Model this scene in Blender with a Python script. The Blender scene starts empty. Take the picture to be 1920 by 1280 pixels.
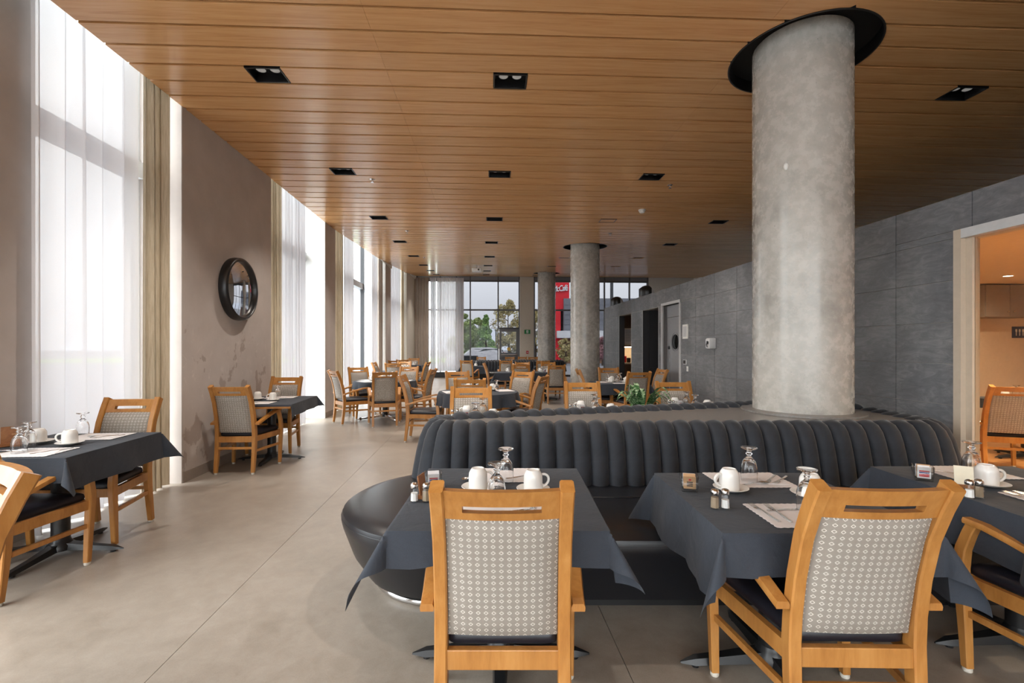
import bpy, bmesh, math, random
from math import sin, cos, pi, sqrt, atan2, radians
from mathutils import Vector, Matrix
random.seed(7)
SC = bpy.context.scene
COL = SC.collection

# ------------------------------------------------------------------ camera, sky, exposure
EYE = 1.385
cam_d = bpy.data.cameras.new('camera')
cam_d.sensor_width = 36.0
cam_d.lens = 860.0 / 1920.0 * 36.0
cam_d.shift_y = 12.0 / 1920.0
cam_d.clip_start = 0.05
cam_d.clip_end = 600
cam = bpy.data.objects.new('camera', cam_d)
COL.objects.link(cam)
cam.location = (0, 0, EYE)
cam.rotation_euler = (pi / 2, 0, 0)
SC.camera = cam

SKY = 9.0
SC.view_settings.view_transform = 'Standard'
SC.view_settings.look = 'None'
SC.view_settings.gamma = 1.0
SC.view_settings.use_curve_mapping = False
SC.view_settings.exposure = 0.9

world = bpy.data.worlds.new('overcast_sky')
SC.world = world
world.use_nodes = True
wn = world.node_tree.nodes
wl = world.node_tree.links
wn.clear()
w_out = wn.new('ShaderNodeOutputWorld')
w_bg = wn.new('ShaderNodeBackground')
w_tc = wn.new('ShaderNodeTexCoord')
w_sep = wn.new('ShaderNodeSeparateXYZ')
w_ramp = wn.new('ShaderNodeValToRGB')
w_noise = wn.new('ShaderNodeTexNoise')
w_map = wn.new('ShaderNodeMapping')
w_mix = wn.new('ShaderNodeMix')
w_mix.data_type = 'RGBA'
w_mix.blend_type = 'MULTIPLY'
w_nr = wn.new('ShaderNodeValToRGB')
w_map.inputs['Scale'].default_value = (1.2, 1.2, 5.0)
w_noise.inputs['Scale'].default_value = 2.2
w_noise.inputs['Detail'].default_value = 5
wl.new(w_tc.outputs['Generated'], w_sep.inputs[0])
wl.new(w_sep.outputs['Z'], w_ramp.inputs[0])
wl.new(w_tc.outputs['Generated'], w_map.inputs[0])
wl.new(w_map.outputs[0], w_noise.inputs['Vector'])
wl.new(w_noise.outputs[0], w_nr.inputs[0])
cr = w_ramp.color_ramp
cr.elements[0].position = 0.0
cr.elements[0].color = (0.37, 0.375, 0.385, 1)
cr.elements[1].position = 1.0
cr.elements[1].color = (1.0, 0.99, 0.975, 1)
el = cr.elements.new(0.15)
el.color = (0.495, 0.50, 0.51, 1)
w_nr.color_ramp.elements[0].position = 0.3
w_nr.color_ramp.elements[0].color = (0.87, 0.875, 0.885, 1)
w_nr.color_ramp.elements[1].position = 0.7
w_nr.color_ramp.elements[1].color = (1, 1, 1, 1)
w_mix.inputs[0].default_value = 1.0
wl.new(w_ramp.outputs[0], w_mix.inputs[6])
wl.new(w_nr.outputs[0], w_mix.inputs[7])
wl.new(w_mix.outputs[2], w_bg.inputs[0])
w_bg.inputs[1].default_value = SKY
wl.new(w_bg.outputs[0], w_out.inputs[0])

# ------------------------------------------------------------------ helpers: tagging and meshes
def tag(o, label=None, cat=None, group=None, kind=None):
    if label: o['label'] = label
    if cat: o['category'] = cat
    if group: o['group'] = group
    if kind: o['kind'] = kind
    return o

def empty(name, loc=(0, 0, 0), rz=0.0, parent=None):
    o = bpy.data.objects.new(name, None)
    o.empty_display_size = 0.1
    COL.objects.link(o)
    o.location = loc
    o.rotation_euler = (0, 0, rz)
    if parent: o.parent = parent
    return o

class MB:
    def __init__(s):
        s.v = []; s.f = []; s.mi = []; s.cur = 0; s.M = None
    def add(s, vs, fs):
        b = len(s.v)
        if s.M is not None:
            vs = [s.M @ Vector(p) for p in vs]
        s.v += [tuple(p) for p in vs]
        for f in fs:
            s.f.append(tuple(i + b for i in f)); s.mi.append(s.cur)
        return s
    def box(s, x0, x1, y0, y1, z0, z1, bev=0.0):
        if bev > 0:
            bm = bmesh.new()
            bmesh.ops.create_cube(bm, size=1)
            bmesh.ops.scale(bm, vec=(x1 - x0, y1 - y0, z1 - z0), verts=bm.verts)
            bmesh.ops.translate(bm, vec=((x0 + x1) / 2, (y0 + y1) / 2, (z0 + z1) / 2), verts=bm.verts)
            bmesh.ops.bevel(bm, geom=list(bm.edges), offset=bev, segments=2, affect='EDGES', profile=0.5)
            bm.verts.index_update()
            s.add([v.co[:] for v in bm.verts], [[v.index for v in f.verts] for f in bm.faces])
            bm.free(); return s
        return s.add([(x0, y0, z0), (x1, y0, z0), (x1, y1, z0), (x0, y1, z0), (x0, y0, z1), (x1, y0, z1), (x1, y1, z1), (x0, y1, z1)],
                     [(3, 2, 1, 0), (4, 5, 6, 7), (0, 1, 5, 4), (1, 2, 6, 5), (2, 3, 7, 6), (3, 0, 4, 7)])
    def prism(s, poly, z0, z1):
        n = len(poly)
        vs = [(p[0], p[1], z0) for p in poly] + [(p[0], p[1], z1) for p in poly]
        fs = [tuple(range(n - 1, -1, -1)), tuple(range(n, 2 * n))]
        fs += [(i, (i + 1) % n, n + (i + 1) % n, n + i) for i in range(n)]
        return s.add(vs, fs)
    def lathe(s, prof, n=24, c=(0, 0, 0), cap0=False, cap1=False):
        vs = []; fs = []
        m = len(prof)
        for i in range(n):
            a = 2 * pi * i / n
            for (r, z) in prof:
                vs.append((c[0] + r * cos(a), c[1] + r * sin(a), c[2] + z))
        for i in range(n):
            k = (i + 1) % n
            for j in range(m - 1):
                fs.append((i * m + j, k * m + j, k * m + j + 1, i * m + j + 1))
        if cap0: fs.append(tuple(i * m for i in range(n - 1, -1, -1)))
        if cap1: fs.append(tuple(i * m + m - 1 for i in range(n)))
        return s.add(vs, fs)
    def loft(s, rings, cap=True, closed=False):
        m = len(rings[0]); n = len(rings)
        vs = [p for r in rings for p in r]; fs = []
        for i in range(n - 1 if not closed else n):
            k = (i + 1) % n
            for j in range(m):
                l = (j + 1) % m
                fs.append((i * m + j, i * m + l, k * m + l, k * m + j))
        if cap and not closed:
            fs.append(tuple(range(m - 1, -1, -1)))
            fs.append(tuple((n - 1) * m + j for j in range(m)))
        return s.add(vs, fs)
    def tube(s, path, rad, n=8, cap=True, closed=False, up=None):
        path = [Vector(p) for p in path]
        rings = []
        N = len(path)
        for i, p in enumerate(path):
            if closed:
                t = path[(i + 1) % N] - path[i - 1]
            else:
                t = path[min(i + 1, N - 1)] - path[max(i - 1, 0)]
            t.normalize()
            u_ = Vector(up) if up else (Vector((0, 0, 1)) if abs(t.z) < 0.95 else Vector((0, 1, 0)))
            a = t.cross(u_).normalized(); b = a.cross(t).normalized()
            r = rad[i] if isinstance(rad, (list, tuple)) else rad
            rings.append([p + a * (r * cos(2 * pi * k / n)) + b * (r * sin(2 * pi * k / n)) for k in range(n)])
        return s.loft(rings, cap, closed)
    def grid(s, pts, flip=False):
        m = len(pts[0])
        vs = [p for r in pts for p in r]; fs = []
        for i in range(len(pts) - 1):
            for j in range(m - 1):
                q = (i * m + j, i * m + j + 1, (i + 1) * m + j + 1, (i + 1) * m + j)
                fs.append(q[::-1] if flip else q)
        return s.add(vs, fs)
    def mesh(s, name, mats, smooth=None):
        me = bpy.data.meshes.new(name)
        me.from_pydata(s.v, [], s.f)
        if not isinstance(mats, (list, tuple)): mats = [mats]
        for m in mats: me.materials.append(m)
        if len(mats) > 1: me.polygons.foreach_set('material_index', s.mi)
        if smooth is not None:
            me.polygons.foreach_set('use_smooth', [True] * len(me.polygons))
            if smooth < 179:
                bm = bmesh.new(); bm.from_mesh(me)
                lim = radians(smooth)
                for e in bm.edges:
                    if len(e.link_faces) == 2 and e.calc_face_angle(0) > lim: e.smooth = False
                bm.to_mesh(me); bm.free()
        me.update()
        return me
    def build(s, name, mats, parent=None, smooth=None, loc=(0, 0, 0), rz=0.0, fix=True):
        me = s.mesh(name, mats, smooth)
        if fix:
            bm = bmesh.new(); bm.from_mesh(me)
            if name in ('glass', 'glass_holder'): bmesh.ops.remove_doubles(bm, verts=bm.verts, dist=1e-5)
            bmesh.ops.recalc_face_normals(bm, faces=bm.faces)
            bm.to_mesh(me); bm.free()
        return link(name, me, parent, loc, rz)

def link(name, me, parent=None, loc=(0, 0, 0), rz=0.0):
    o = bpy.data.objects.new(name, me)
    COL.objects.link(o)
    o.location = loc
    o.rotation_euler = (0, 0, rz)
    if parent: o.parent = parent
    return o

KIDS = {}
def copy_tree(o, parent=None):
    c = o.copy(); COL.objects.link(c); c.parent = parent
    for ch in list(o.children):
        copy_tree(ch, c)
    return c

def dup(root, loc, rz, label=None, group=None):
    c = copy_tree(root)
    c.location = loc; c.rotation_euler = (0, 0, rz)
    if label: c['label'] = label
    if group: c['group'] = group
    return c

def head(fx, fy):
    return atan2(-fx, fy)

# ------------------------------------------------------------------ materials
def lin(c):
    c /= 255.0
    return c / 12.92 if c <= 0.04045 else ((c + 0.055) / 1.055) ** 2.4
def S(r, g, b, a=1.0):
    return (lin(r), lin(g), lin(b), a)

class Mat:
    def __init__(s, name, col=(0.5, 0.5, 0.5, 1), rough=0.5, **kw):
        m = bpy.data.materials.new(name); m.use_nodes = True
        s.m = m; s.n = m.node_tree.nodes; s.l = m.node_tree.links
        s.b = s.n['Principled BSDF']; s.out = s.n['Material Output']
        s.b.inputs['Base Color'].default_value = col
        s.b.inputs['Roughness'].default_value = rough
        for k, v in kw.items():
            s.b.inputs[k.replace('_', ' ')].default_value = v
    def node(s, t, **kw):
        n = s.n.new(t)
        for k, v in kw.items(): setattr(n, k, v)
        return n
    def coords(s, scale=(1, 1, 1), kind='Object', loc=(0, 0, 0), rot=(0, 0, 0)):
        tc = s.node('ShaderNodeTexCoord'); mp = s.node('ShaderNodeMapping')
        mp.inputs['Scale'].default_value = scale
        mp.inputs['Location'].default_value = loc
        mp.inputs['Rotation'].default_value = rot
        s.l.new(tc.outputs[kind], mp.inputs[0])
        return mp.outputs[0]
    def noise(s, vec, scale=5, detail=4, rough=0.5, dist=0.0):
        n = s.node('ShaderNodeTexNoise')
        n.inputs['Scale'].default_value = scale; n.inputs['Detail'].default_value = detail
        n.inputs['Roughness'].default_value = rough; n.inputs['Distortion'].default_value = dist
        s.l.new(vec, n.inputs['Vector'])
        return n.outputs[0]
    def ramp(s, fac, stops):
        r = s.node('ShaderNodeValToRGB')
        e = r.color_ramp.elements
        e[0].position, e[0].color = stops[0]
        e[1].position, e[1].color = stops[-1]
        for p, c in stops[1:-1]:
            x = e.new(p); x.color = c
        s.l.new(fac, r.inputs[0])
        return r.outputs[0]
    def math(s, op, a, b=None):
        n = s.node('ShaderNodeMath', operation=op)
        for i, x in enumerate((a, b)):
            if x is None: continue
            if isinstance(x, (int, float)): n.inputs[i].default_value = x
            else: s.l.new(x, n.inputs[i])
        return n.outputs[0]
    def mix(s, fac, a, b, mode='MIX'):
        n = s.node('ShaderNodeMix', data_type='RGBA', blend_type=mode)
        for i, x in ((0, fac), (6, a), (7, b)):
            if isinstance(x, (int, float)): n.inputs[i].default_value = x
            elif isinstance(x, tuple): n.inputs[i].default_value = x
            else: s.l.new(x, n.inputs[i])
        return n.outputs[2]
    def color(s, c): s.l.new(c, s.b.inputs['Base Color']); return s
    def rough(s, c): s.l.new(c, s.b.inputs['Roughness']); return s
    def bump(s, h, strength=0.2, dist=0.01):
        n = s.node('ShaderNodeBump')
        n.inputs['Strength'].default_value = strength; n.inputs['Distance'].default_value = dist
        s.l.new(h, n.inputs['Height']); s.l.new(n.outputs[0], s.b.inputs['Normal'])
        return s

def wood(name, c0, c1, c2, rough, grain=(2, 60, 60), var=0.0, coat=0.0):
    M = Mat(name, c1, rough)
    v = M.coords(grain)
    n1 = M.noise(v, 1.0, 6, 0.6, 0.6)
    v2 = M.coords(tuple(g * 4 for g in grain))
    n2 = M.noise(v2, 1.0, 3, 0.6)
    f = M.math('ADD', M.math('MULTIPLY', n1, 0.7), M.math('MULTIPLY', n2, 0.3))
    c = M.ramp(f, [(0.3, c0), (0.5, c1), (0.72, c2)])
    if var > 0:
        oi = M.node('ShaderNodeObjectInfo')
        k = M.math('ADD', M.math('MULTIPLY', oi.outputs['Random'], var), 1 - var / 2)
        g = M.node('ShaderNodeCombineColor')
        for i in range(3): M.l.new(k, g.inputs[i])
        c = M.mix(1.0, c, g.outputs[0], 'MULTIPLY')
    M.color(c); M.bump(n2, 0.05, 0.002)
    if coat: M.b.inputs['Coat Weight'].default_value = coat
    return M.m

def plain(name, rgb, rough=0.5, **kw):
    M = Mat(name, rgb, rough, **kw)
    n = M.noise(M.coords((1, 1, 1)), 18, 4, 0.6)
    c = M.mix(0.12, rgb, M.ramp(n, [(0.3, tuple(x * 0.6 for x in rgb[:3]) + (1,)), (0.7, tuple(min(1, x * 1.3) for x in rgb[:3]) + (1,))]))
    M.color(c)
    return M.m

def mk():
    m = {}
    m['ceil_wood'] = wood('ceiling_wood', S(198, 142, 88), S(216, 164, 110), S(224, 176, 124), 0.22, (1.2, 26, 26), 0.10)
    m['chair_wood'] = wood('beech_wood', S(154, 100, 46), S(175, 120, 60), S(192, 138, 76), 0.33, (16, 16, 3), 0.08)
    m['board_wood'] = wood('board_wood', S(120, 72, 34), S(146, 92, 48), S(164, 110, 62), 0.5, (30, 4, 30))
    m['black'] = plain('black_metal', (0.012, 0.012, 0.013, 1), 0.35)
    m['void'] = plain('black_void', (0.006, 0.006, 0.006, 1), 0.9)
    M = Mat('chrome', (0.75, 0.75, 0.76, 1), 0.12, Metallic=1.0); m['chrome'] = M.m
    M = Mat('steel', (0.62, 0.61, 0.6, 1), 0.2, Metallic=1.0)
    M.rough(M.ramp(M.noise(M.coords((40, 40, 40)), 6), [(0.3, (0.16,) * 3 + (1,)), (0.7, (0.3,) * 3 + (1,))])); m['steel'] = M.m
    # vinyl floor
    M = Mat('vinyl_floor', S(176, 164, 148), 0.36)
    v = M.coords((1, 1, 1))
    n1 = M.noise(v, 1.3, 6, 0.62, 0.5); n2 = M.noise(v, 9, 6, 0.7, 0.4); n3 = M.noise(v, 160, 2, 0.5)
    f = M.math('ADD', M.math('ADD', M.math('MULTIPLY', n1, 0.45), M.math('MULTIPLY', n2, 0.4)), M.math('MULTIPLY', n3, 0.15))
    M.color(M.ramp(f, [(0.3, S(124, 114, 103)), (0.5, S(147, 137, 126)), (0.7, S(166, 157, 147))]))
    M.rough(M.ramp(n2, [(0.3, (0.32,) * 3 + (1,)), (0.7, (0.44,) * 3 + (1,))])); M.bump(n3, 0.04, 0.002)
    m['floor'] = M.m
    # taupe plaster with damp marks
    M = Mat('taupe_plaster', S(166, 152, 143), 0.75)
    v = M.coords((1, 1, 1)); n1 = M.noise(v, 3, 5, 0.6); n3 = M.noise(v, 220, 2, 0.5)
    c = M.ramp(n1, [(0.3, S(186, 177, 171)), (0.7, S(198, 189, 183))])
    M.color(c); M.bump(n3, 0.12, 0.002); m['taupe'] = M.m
    M = Mat('taupe_plaster_stained', S(166, 152, 143), 0.75)
    v = M.coords((1, 1, 1)); n1 = M.noise(v, 3, 5, 0.6); n3 = M.noise(v, 220, 2, 0.5)
    c = M.ramp(n1, [(0.3, S(186, 177, 171)), (0.7, S(198, 189, 183))])
    st = M.noise(M.coords((0.4, 1.1, 1.0), loc=(0, 0.32, 0.55)), 2.9, 4, 0.55, 0.25)
    msk = M.ramp(st, [(0.585, (0, 0, 0, 1)), (0.615, (1, 1, 1, 1))])
    sep = M.node('ShaderNodeSeparateXYZ'); M.l.new(M.coords(), sep.inputs[0])
    zm = M.node('ShaderNodeMapRange'); zm.inputs[1].default_value = 1.75; zm.inputs[2].default_value = 1.5
    M.l.new(sep.outputs['Z'], zm.inputs[0])
    k = M.math('MULTIPLY', msk, zm.outputs[0])
    c = M.mix(M.math('MULTIPLY', k, 0.8), c, S(160, 146, 137))
    st2 = M.noise(M.coords((1, 2.0, 1.5), loc=(0, 3.1, 0.4)), 4.0, 5, 0.65, 1.0)
    k2 = M.math('MULTIPLY', M.ramp(st2, [(0.60, (0, 0, 0, 1)), (0.72, (1, 1, 1, 1))]), zm.outputs[0])
    c = M.mix(M.math('MULTIPLY', k2, 0.7), c, S(214, 205, 198))
    M.color(c); M.bump(n3, 0.12, 0.002); m['taupe_stained'] = M.m
    m['white_paint'] = plain('white_paint', S(234, 233, 228), 0.6)
    m['cream_wall'] = plain('cream_wall', S(214, 206, 192), 0.7)
    m['baseb'] = plain('baseboard_rubber', S(150, 138, 128), 0.6)
    # concrete
    M = Mat('concrete', S(176, 172, 164), 0.34)
    v = M.coords((1, 1, 1)); n1 = M.noise(v, 1.6, 7, 0.65, 0.4); n2 = M.noise(v, 12, 6, 0.7); n3 = M.noise(M.coords((1, 1, 1)), 55, 3, 0.6)
    f = M.math('ADD', M.math('MULTIPLY', n1, 0.6), M.math('MULTIPLY', n2, 0.4))
    c = M.ramp(f, [(0.32, S(146, 142, 135)), (0.5, S(182, 178, 170)), (0.7, S(204, 200, 192))])
    pit = M.ramp(n3, [(0.27, (1, 1, 1, 1)), (0.31, (0, 0, 0, 1))])
    c = M.mix(M.math('MULTIPLY', pit, 0.55), c, S(96, 92, 88))
    M.color(c); M.rough(M.ramp(n2, [(0.3, (0.17,) * 3 + (1,)), (0.7, (0.36,) * 3 + (1,))])); M.bump(n2, 0.05, 0.003)
    m['concrete'] = M.m
    # slate tiles
    M = Mat('slate_tile', S(112, 113, 117), 0.5)
    v = M.coords((1, 1, 1)); n1 = M.noise(v, 1.1, 6, 0.6, 1.2); n2 = M.noise(M.coords((1, 2.2, 7)), 2.2, 7, 0.72, 1.5)
    f = M.math('ADD', M.math('MULTIPLY', n1, 0.5), M.math('MULTIPLY', n2, 0.5))
    c = M.ramp(f, [(0.30, S(80, 81, 84)), (0.5, S(110, 111, 114)), (0.64, S(138, 138, 139)), (0.76, S(170, 167, 164))])
    oi = M.node('ShaderNodeObjectInfo')
    kk = M.math('ADD', M.math('MULTIPLY', oi.outputs['Random'], 0.14), 0.93)
    g = M.node('ShaderNodeCombineColor')
    for i in range(3): M.l.new(kk, g.inputs[i])
    M.color(M.mix(1.0, c, g.outputs[0], 'MULTIPLY')); M.bump(n2, 0.12, 0.006); m['slate'] = M.m
    m['grout'] = plain('grout', S(160, 156, 150), 0.8)
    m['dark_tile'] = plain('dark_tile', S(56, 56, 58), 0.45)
    m['grey_paint'] = plain('grey_paint', S(140, 141, 143), 0.35)
    m['lt_frame'] = plain('light_frame', S(200, 200, 200), 0.4)
    m['beige_frame'] = plain('beige_frame', S(196, 180, 160), 0.45)
    m['alu'] = plain('grey_aluminium', S(104, 106, 110), 0.4)
    m['alu_dark'] = plain('dark_aluminium', S(64, 66, 70), 0.4)
    m['alu_white'] = plain('white_aluminium', S(214, 218, 222), 0.4)
    m['fabric_taupe'] = None
    def drape(name, a, b, tr):
        M = Mat(name, a, 0.9)
        n = M.noise(M.coords((90, 90, 5)), 1.0, 4, 0.7)
        c = M.ramp(n, [(0.3, a), (0.7, b)])
        M.color(c)
        t = M.node('ShaderNodeBsdfTranslucent'); mx = M.node('ShaderNodeMixShader')
        M.l.new(c, t.inputs[0]); mx.inputs[0].default_value = tr
        M.l.new(M.b.outputs[0], mx.inputs[1]); M.l.new(t.outputs[0], mx.inputs[2]); M.l.new(mx.outputs[0], M.out.inputs[0])
        return M.m
    m['drape'] = drape('drape_linen', S(172, 156, 132), S(204, 189, 165), 0.14)
    m['drape_grey'] = drape('drape_taupe', S(160, 146, 134), S(186, 172, 160), 0.10)
    def sheer(name, transp, transl):
        M = Mat(name, S(240, 240, 244), 0.9)
        d = M.node('ShaderNodeBsdfDiffuse'); d.inputs[0].default_value = S(230, 229, 232)
        t = M.node('ShaderNodeBsdfTranslucent'); t.inputs[0].default_value = S(230, 229, 232)
        p = M.node('ShaderNodeBsdfTransparent')
        a = M.node('ShaderNodeMixShader'); a.inputs[0].default_value = transl
        M.l.new(d.outputs[0], a.inputs[1]); M.l.new(t.outputs[0], a.inputs[2])
        b = M.node('ShaderNodeMixShader')
        n = M.noise(M.coords((60, 60, 60)), 4, 2)
        M.l.new(M.math('ADD', M.math('MULTIPLY', n, 0.06), transp - 0.03), b.inputs[0])
        M.l.new(a.outputs[0], b.inputs[1]); M.l.new(p.outputs[0], b.inputs[2]); M.l.new(b.outputs[0], M.out.inputs[0])
        return M.m
    m['sheer'] = sheer('sheer_voile', 0.045, 0.11)
    def pane(name, tint, refl=1.0):
        M = Mat(name, (1, 1, 1, 1), 0.0)
        p = M.node('ShaderNodeBsdfTransparent'); p.inputs[0].default_value = tint
        g = M.node('ShaderNodeBsdfGlossy'); g.inputs['Roughness'].default_value = 0.0
        lw_ = M.node('ShaderNodeLayerWeight'); lw_.inputs[0].default_value = 0.5
        sch = M.math('ADD', M.math('MULTIPLY', M.math('POWER', lw_.outputs['Facing'], 5.0), 0.96), 0.04)
        b = M.node('ShaderNodeMixShader')
        M.l.new(M.math('MULTIPLY', sch, refl), b.inputs[0])
        M.l.new(p.outputs[0], b.inputs[1]); M.l.new(g.outputs[0], b.inputs[2]); M.l.new(b.outputs[0], M.out.inputs[0])
        return M.m
    m['pane'] = pane('clear_pane', (0.92, 0.94, 0.94, 1), 0.4)
    m['pane_tint'] = pane('sky_dimming_pane', (0.30, 0.305, 0.315, 1), 0.3)  # grey tint added to dim the bright sky behind the end glass
    m['pane_room'] = pane('partition_pane', (0.9, 0.9, 0.88, 1), 1.3)
    M = Mat('spandrel', S(150, 154, 160), 0.3); m['spandrel'] = M.m
    M = Mat('glassware', (1, 1, 1, 1), 0.0, IOR=1.45); M.b.inputs['Transmission Weight'].default_value = 1.0; m['glass'] = M.m
    M = Mat('mirror_glass', (0.9, 0.9, 0.9, 1), 0.02, Metallic=1.0); m['mirror'] = M.m
    # cloth
    M = Mat('slate_tablecloth', S(66, 71, 80), 0.85)
    n = M.noise(M.coords((400, 400, 400)), 1, 2); n2 = M.noise(M.coords(), 3.5, 4, 0.6, 0.6)
    M.color(M.ramp(M.math('ADD', M.math('MULTIPLY', n, 0.4), M.math('MULTIPLY', n2, 0.6)), [(0.3, S(40, 45, 54)), (0.7, S(53, 59, 69))]))
    M.b.inputs['Sheen Weight'].default_value = 0.06
    n4 = M.noise(M.coords((1, 1, 1)), 7, 3, 0.55, 1.8)
    M.bump(M.math('ADD', n2, M.math('MULTIPLY', n4, 0.5)), 0.55, 0.016); m['cloth'] = M.m
    # velvet
    M = Mat('slate_velvet', S(56, 60, 68), 0.8)
    n2 = M.noise(M.coords((1, 1, 1)), 9, 5, 0.65, 0.8)
    M.color(M.ramp(n2, [(0.3, S(25, 28, 34)), (0.7, S(40, 44, 52))]))
    M.b.inputs['Sheen Weight'].default_value = 0.22; M.b.inputs['Sheen Roughness'].default_value = 0.4
    m['velvet'] = M.m
    M = Mat('black_vinyl', S(38, 40, 46), 0.32)
    n = M.noise(M.coords(), 350, 2); M.bump(n, 0.06, 0.001)
    M.color(M.ramp(n, [(0.3, S(24, 25, 29)), (0.7, S(29, 30, 35))])); m['vinyl'] = M.m
    M = Mat('seat_vinyl', S(40, 40, 48), 0.38)
    n = M.noise(M.coords(), 300, 2); M.bump(n, 0.06, 0.001)
    M.color(M.ramp(n, [(0.3, S(26, 26, 33)), (0.7, S(32, 32, 41))])); m['seat'] = M.m
    M = Mat('ledge_laminate', S(128, 124, 120), 0.3)
    n = M.noise(M.coords(), 60, 4, 0.7); M.color(M.ramp(n, [(0.3, S(116, 112, 108)), (0.7, S(138, 134, 129))])); m['ledge'] = M.m
    # woven diamond fabric
    M = Mat('diamond_weave', S(170, 162, 150), 0.9)
    sep = M.node('ShaderNodeSeparateXYZ'); M.l.new(M.coords(), sep.inputs[0])
    p = M.math('ABSOLUTE', M.math('SUBTRACT', M.math('FRACT', M.math('DIVIDE', M.math('ADD', sep.outputs['X'], 5.0), 0.0248)), 0.5))
    q = M.math('ABSOLUTE', M.math('SUBTRACT', M.math('FRACT', M.math('DIVIDE', M.math('ADD', sep.outputs['Z'], 5.0), 0.0212)), 0.5))
    a = M.math('ADD', p, q)
    s1 = M.math('SINE', M.math('MULTIPLY', a, 2 * pi * 8.0))
    ln = M.ramp(s1, [(0.35, (0, 0, 0, 1)), (0.65, (1, 1, 1, 1))])
    ring = M.math('LESS_THAN', M.math('ABSOLUTE', M.math('SUBTRACT', a, 0.27)), 0.04)
    dk = M.mix(ring, S(96, 87, 80), S(246, 240, 230)); lt = M.mix(ring, S(206, 198, 187), S(246, 240, 230))
    M.color(M.mix(ln, dk, lt)); M.bump(ln, 0.1, 0.001); m['weave'] = M.m
    m['ceramic'] = Mat('white_ceramic', S(236, 234, 230), 0.14).m
    m['paper'] = plain('white_paper', S(226, 222, 222), 0.8)
    m['salt'] = plain('salt', S(235, 233, 230), 0.9)
    m['pepper'] = plain('ground_pepper', S(150, 132, 110), 0.95)
    m['red'] = plain('red_print', S(196, 40, 44), 0.5)
    m['blue'] = plain('blue_print', S(52, 60, 120), 0.5)
    m['kraft'] = plain('kraft_paper', S(190, 150, 110), 0.8)
    m['dark_print'] = plain('dark_print', S(56, 46, 42), 0.7)
    m['cream_card'] = plain('cream_card', S(232, 222, 198), 0.7)
    m['glide'] = plain('nylon_glide', S(206, 200, 188), 0.5)
    M = Mat('leaf', S(60, 104, 52), 0.45)
    n = M.noise(M.coords((6, 60, 60)), 1.5, 3); M.color(M.ramp(n, [(0.42, S(40, 84, 40)), (0.56, S(86, 128, 74)), (0.62, S(196, 210, 176))])); m['leaf'] = M.m
    for nm, c0, c1 in (('tree_a', S(120, 140, 84), S(176, 190, 124)), ('tree_b', S(104, 142, 80), S(152, 186, 106)), ('tree_c', S(160, 150, 104), S(206, 192, 140)), ('tree_d', S(140, 100, 108), S(190, 146, 146))):
        M = Mat('foliage_' + nm, c0, 0.8); n = M.noise(M.coords(), 1.4, 4, 0.7); M.color(M.ramp(n, [(0.35, c0), (0.65, c1)])); m[nm] = M.m
    m['bark'] = plain('bark', S(82, 70, 60), 0.9)
    m['asphalt'] = plain('asphalt', S(120, 122, 126), 0.9)
    m['grass'] = plain('lawn', S(140, 170, 90), 0.95)
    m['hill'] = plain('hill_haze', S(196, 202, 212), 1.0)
    m['bred'] = plain('red_cladding', S(226, 30, 46), 0.45)
    m['bgrey'] = plain('grey_cladding', S(122, 124, 132), 0.6)
    m['bwhite'] = plain('white_canopy', S(226, 228, 232), 0.5)
    m['bbrown'] = plain('brown_cladding', S(150, 116, 92), 0.7)
    m['bmaroon'] = plain('maroon_band', S(122, 44, 40), 0.6)
    m['byellow'] = plain('yellow_panel', S(222, 180, 80), 0.6)
    m['green'] = plain('exit_green', S(30, 130, 74), 0.5)
    m['navy'] = plain('navy_sign', S(40, 48, 84), 0.5)
    m['carwhite'] = plain('white_car_paint', S(226, 226, 230), 0.2)
    m['carred'] = plain('red_car_paint', S(190, 30, 40), 0.25)
    m['tyre'] = plain('tyre_rubber', S(36, 36, 38), 0.8)
    m['carglass'] = plain('car_glass', S(44, 50, 58), 0.1)
    m['thin_glass'] = pane('thin_glass', (0.96, 0.97, 0.97, 1), 1.0)
    def emit(name, col, st):
        M = Mat(name, col, 0.5); M.b.inputs['Emission Color'].default_value = col; M.b.inputs['Emission Strength'].default_value = st
        return M.m
    m['bulb'] = emit('lamp_lens', (0.35, 0.34, 0.32, 1), 0.25)
    m['strip'] = emit('light_strip', (1.0, 0.78, 0.5, 1), 9.0)
    m['spot'] = emit('lit_downlight', (1.0, 0.85, 0.62, 1), 8.0)
    m['warm_wall'] = plain('warm_wall', S(224, 206, 180), 0.7)
    m['cabinet'] = plain('cabinet_grey', S(150, 140, 130), 0.5)
    m['warm_floor'] = wood('warm_floor', S(150, 100, 56), S(178, 126, 76), S(196, 146, 94), 0.35, (2, 16, 2))
    m['brown_lam'] = plain('brown_laminate', S(104, 80, 60), 0.5)
    return m
m = mk()

# ------------------------------------------------------------------ room frames
B = radians(3.98)      # wall axis
A = radians(2.65)      # ceiling boards
XL = -3.043            # inner face of the window wall (room frame)
XR = 3.641             # grey tiled wall (room frame)
def RW(x, y):          # room frame -> world
    return (x * cos(B) - y * sin(B), x * sin(B) + y * cos(B))
def room_y(X, Z): return -X * sin(B) + Z * cos(B)
CEIL = [(-8, 3.859), (9.6, 3.859), (10.9, 3.925), (13.2, 4.035), (15.3, 4.165), (17.6, 4.37), (19, 4.475), (22, 4.80), (23, 4.9)]
def ceil_z(y):
    for (a, za), (b, zb) in zip(CEIL, CEIL[1:]):
        if y <= b: return za + (zb - za) * max(0, (y - a)) / (b - a)
    return CEIL[-1][1]
YF = 22.0 * cos(B)   # far wall (board frame depth)

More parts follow.
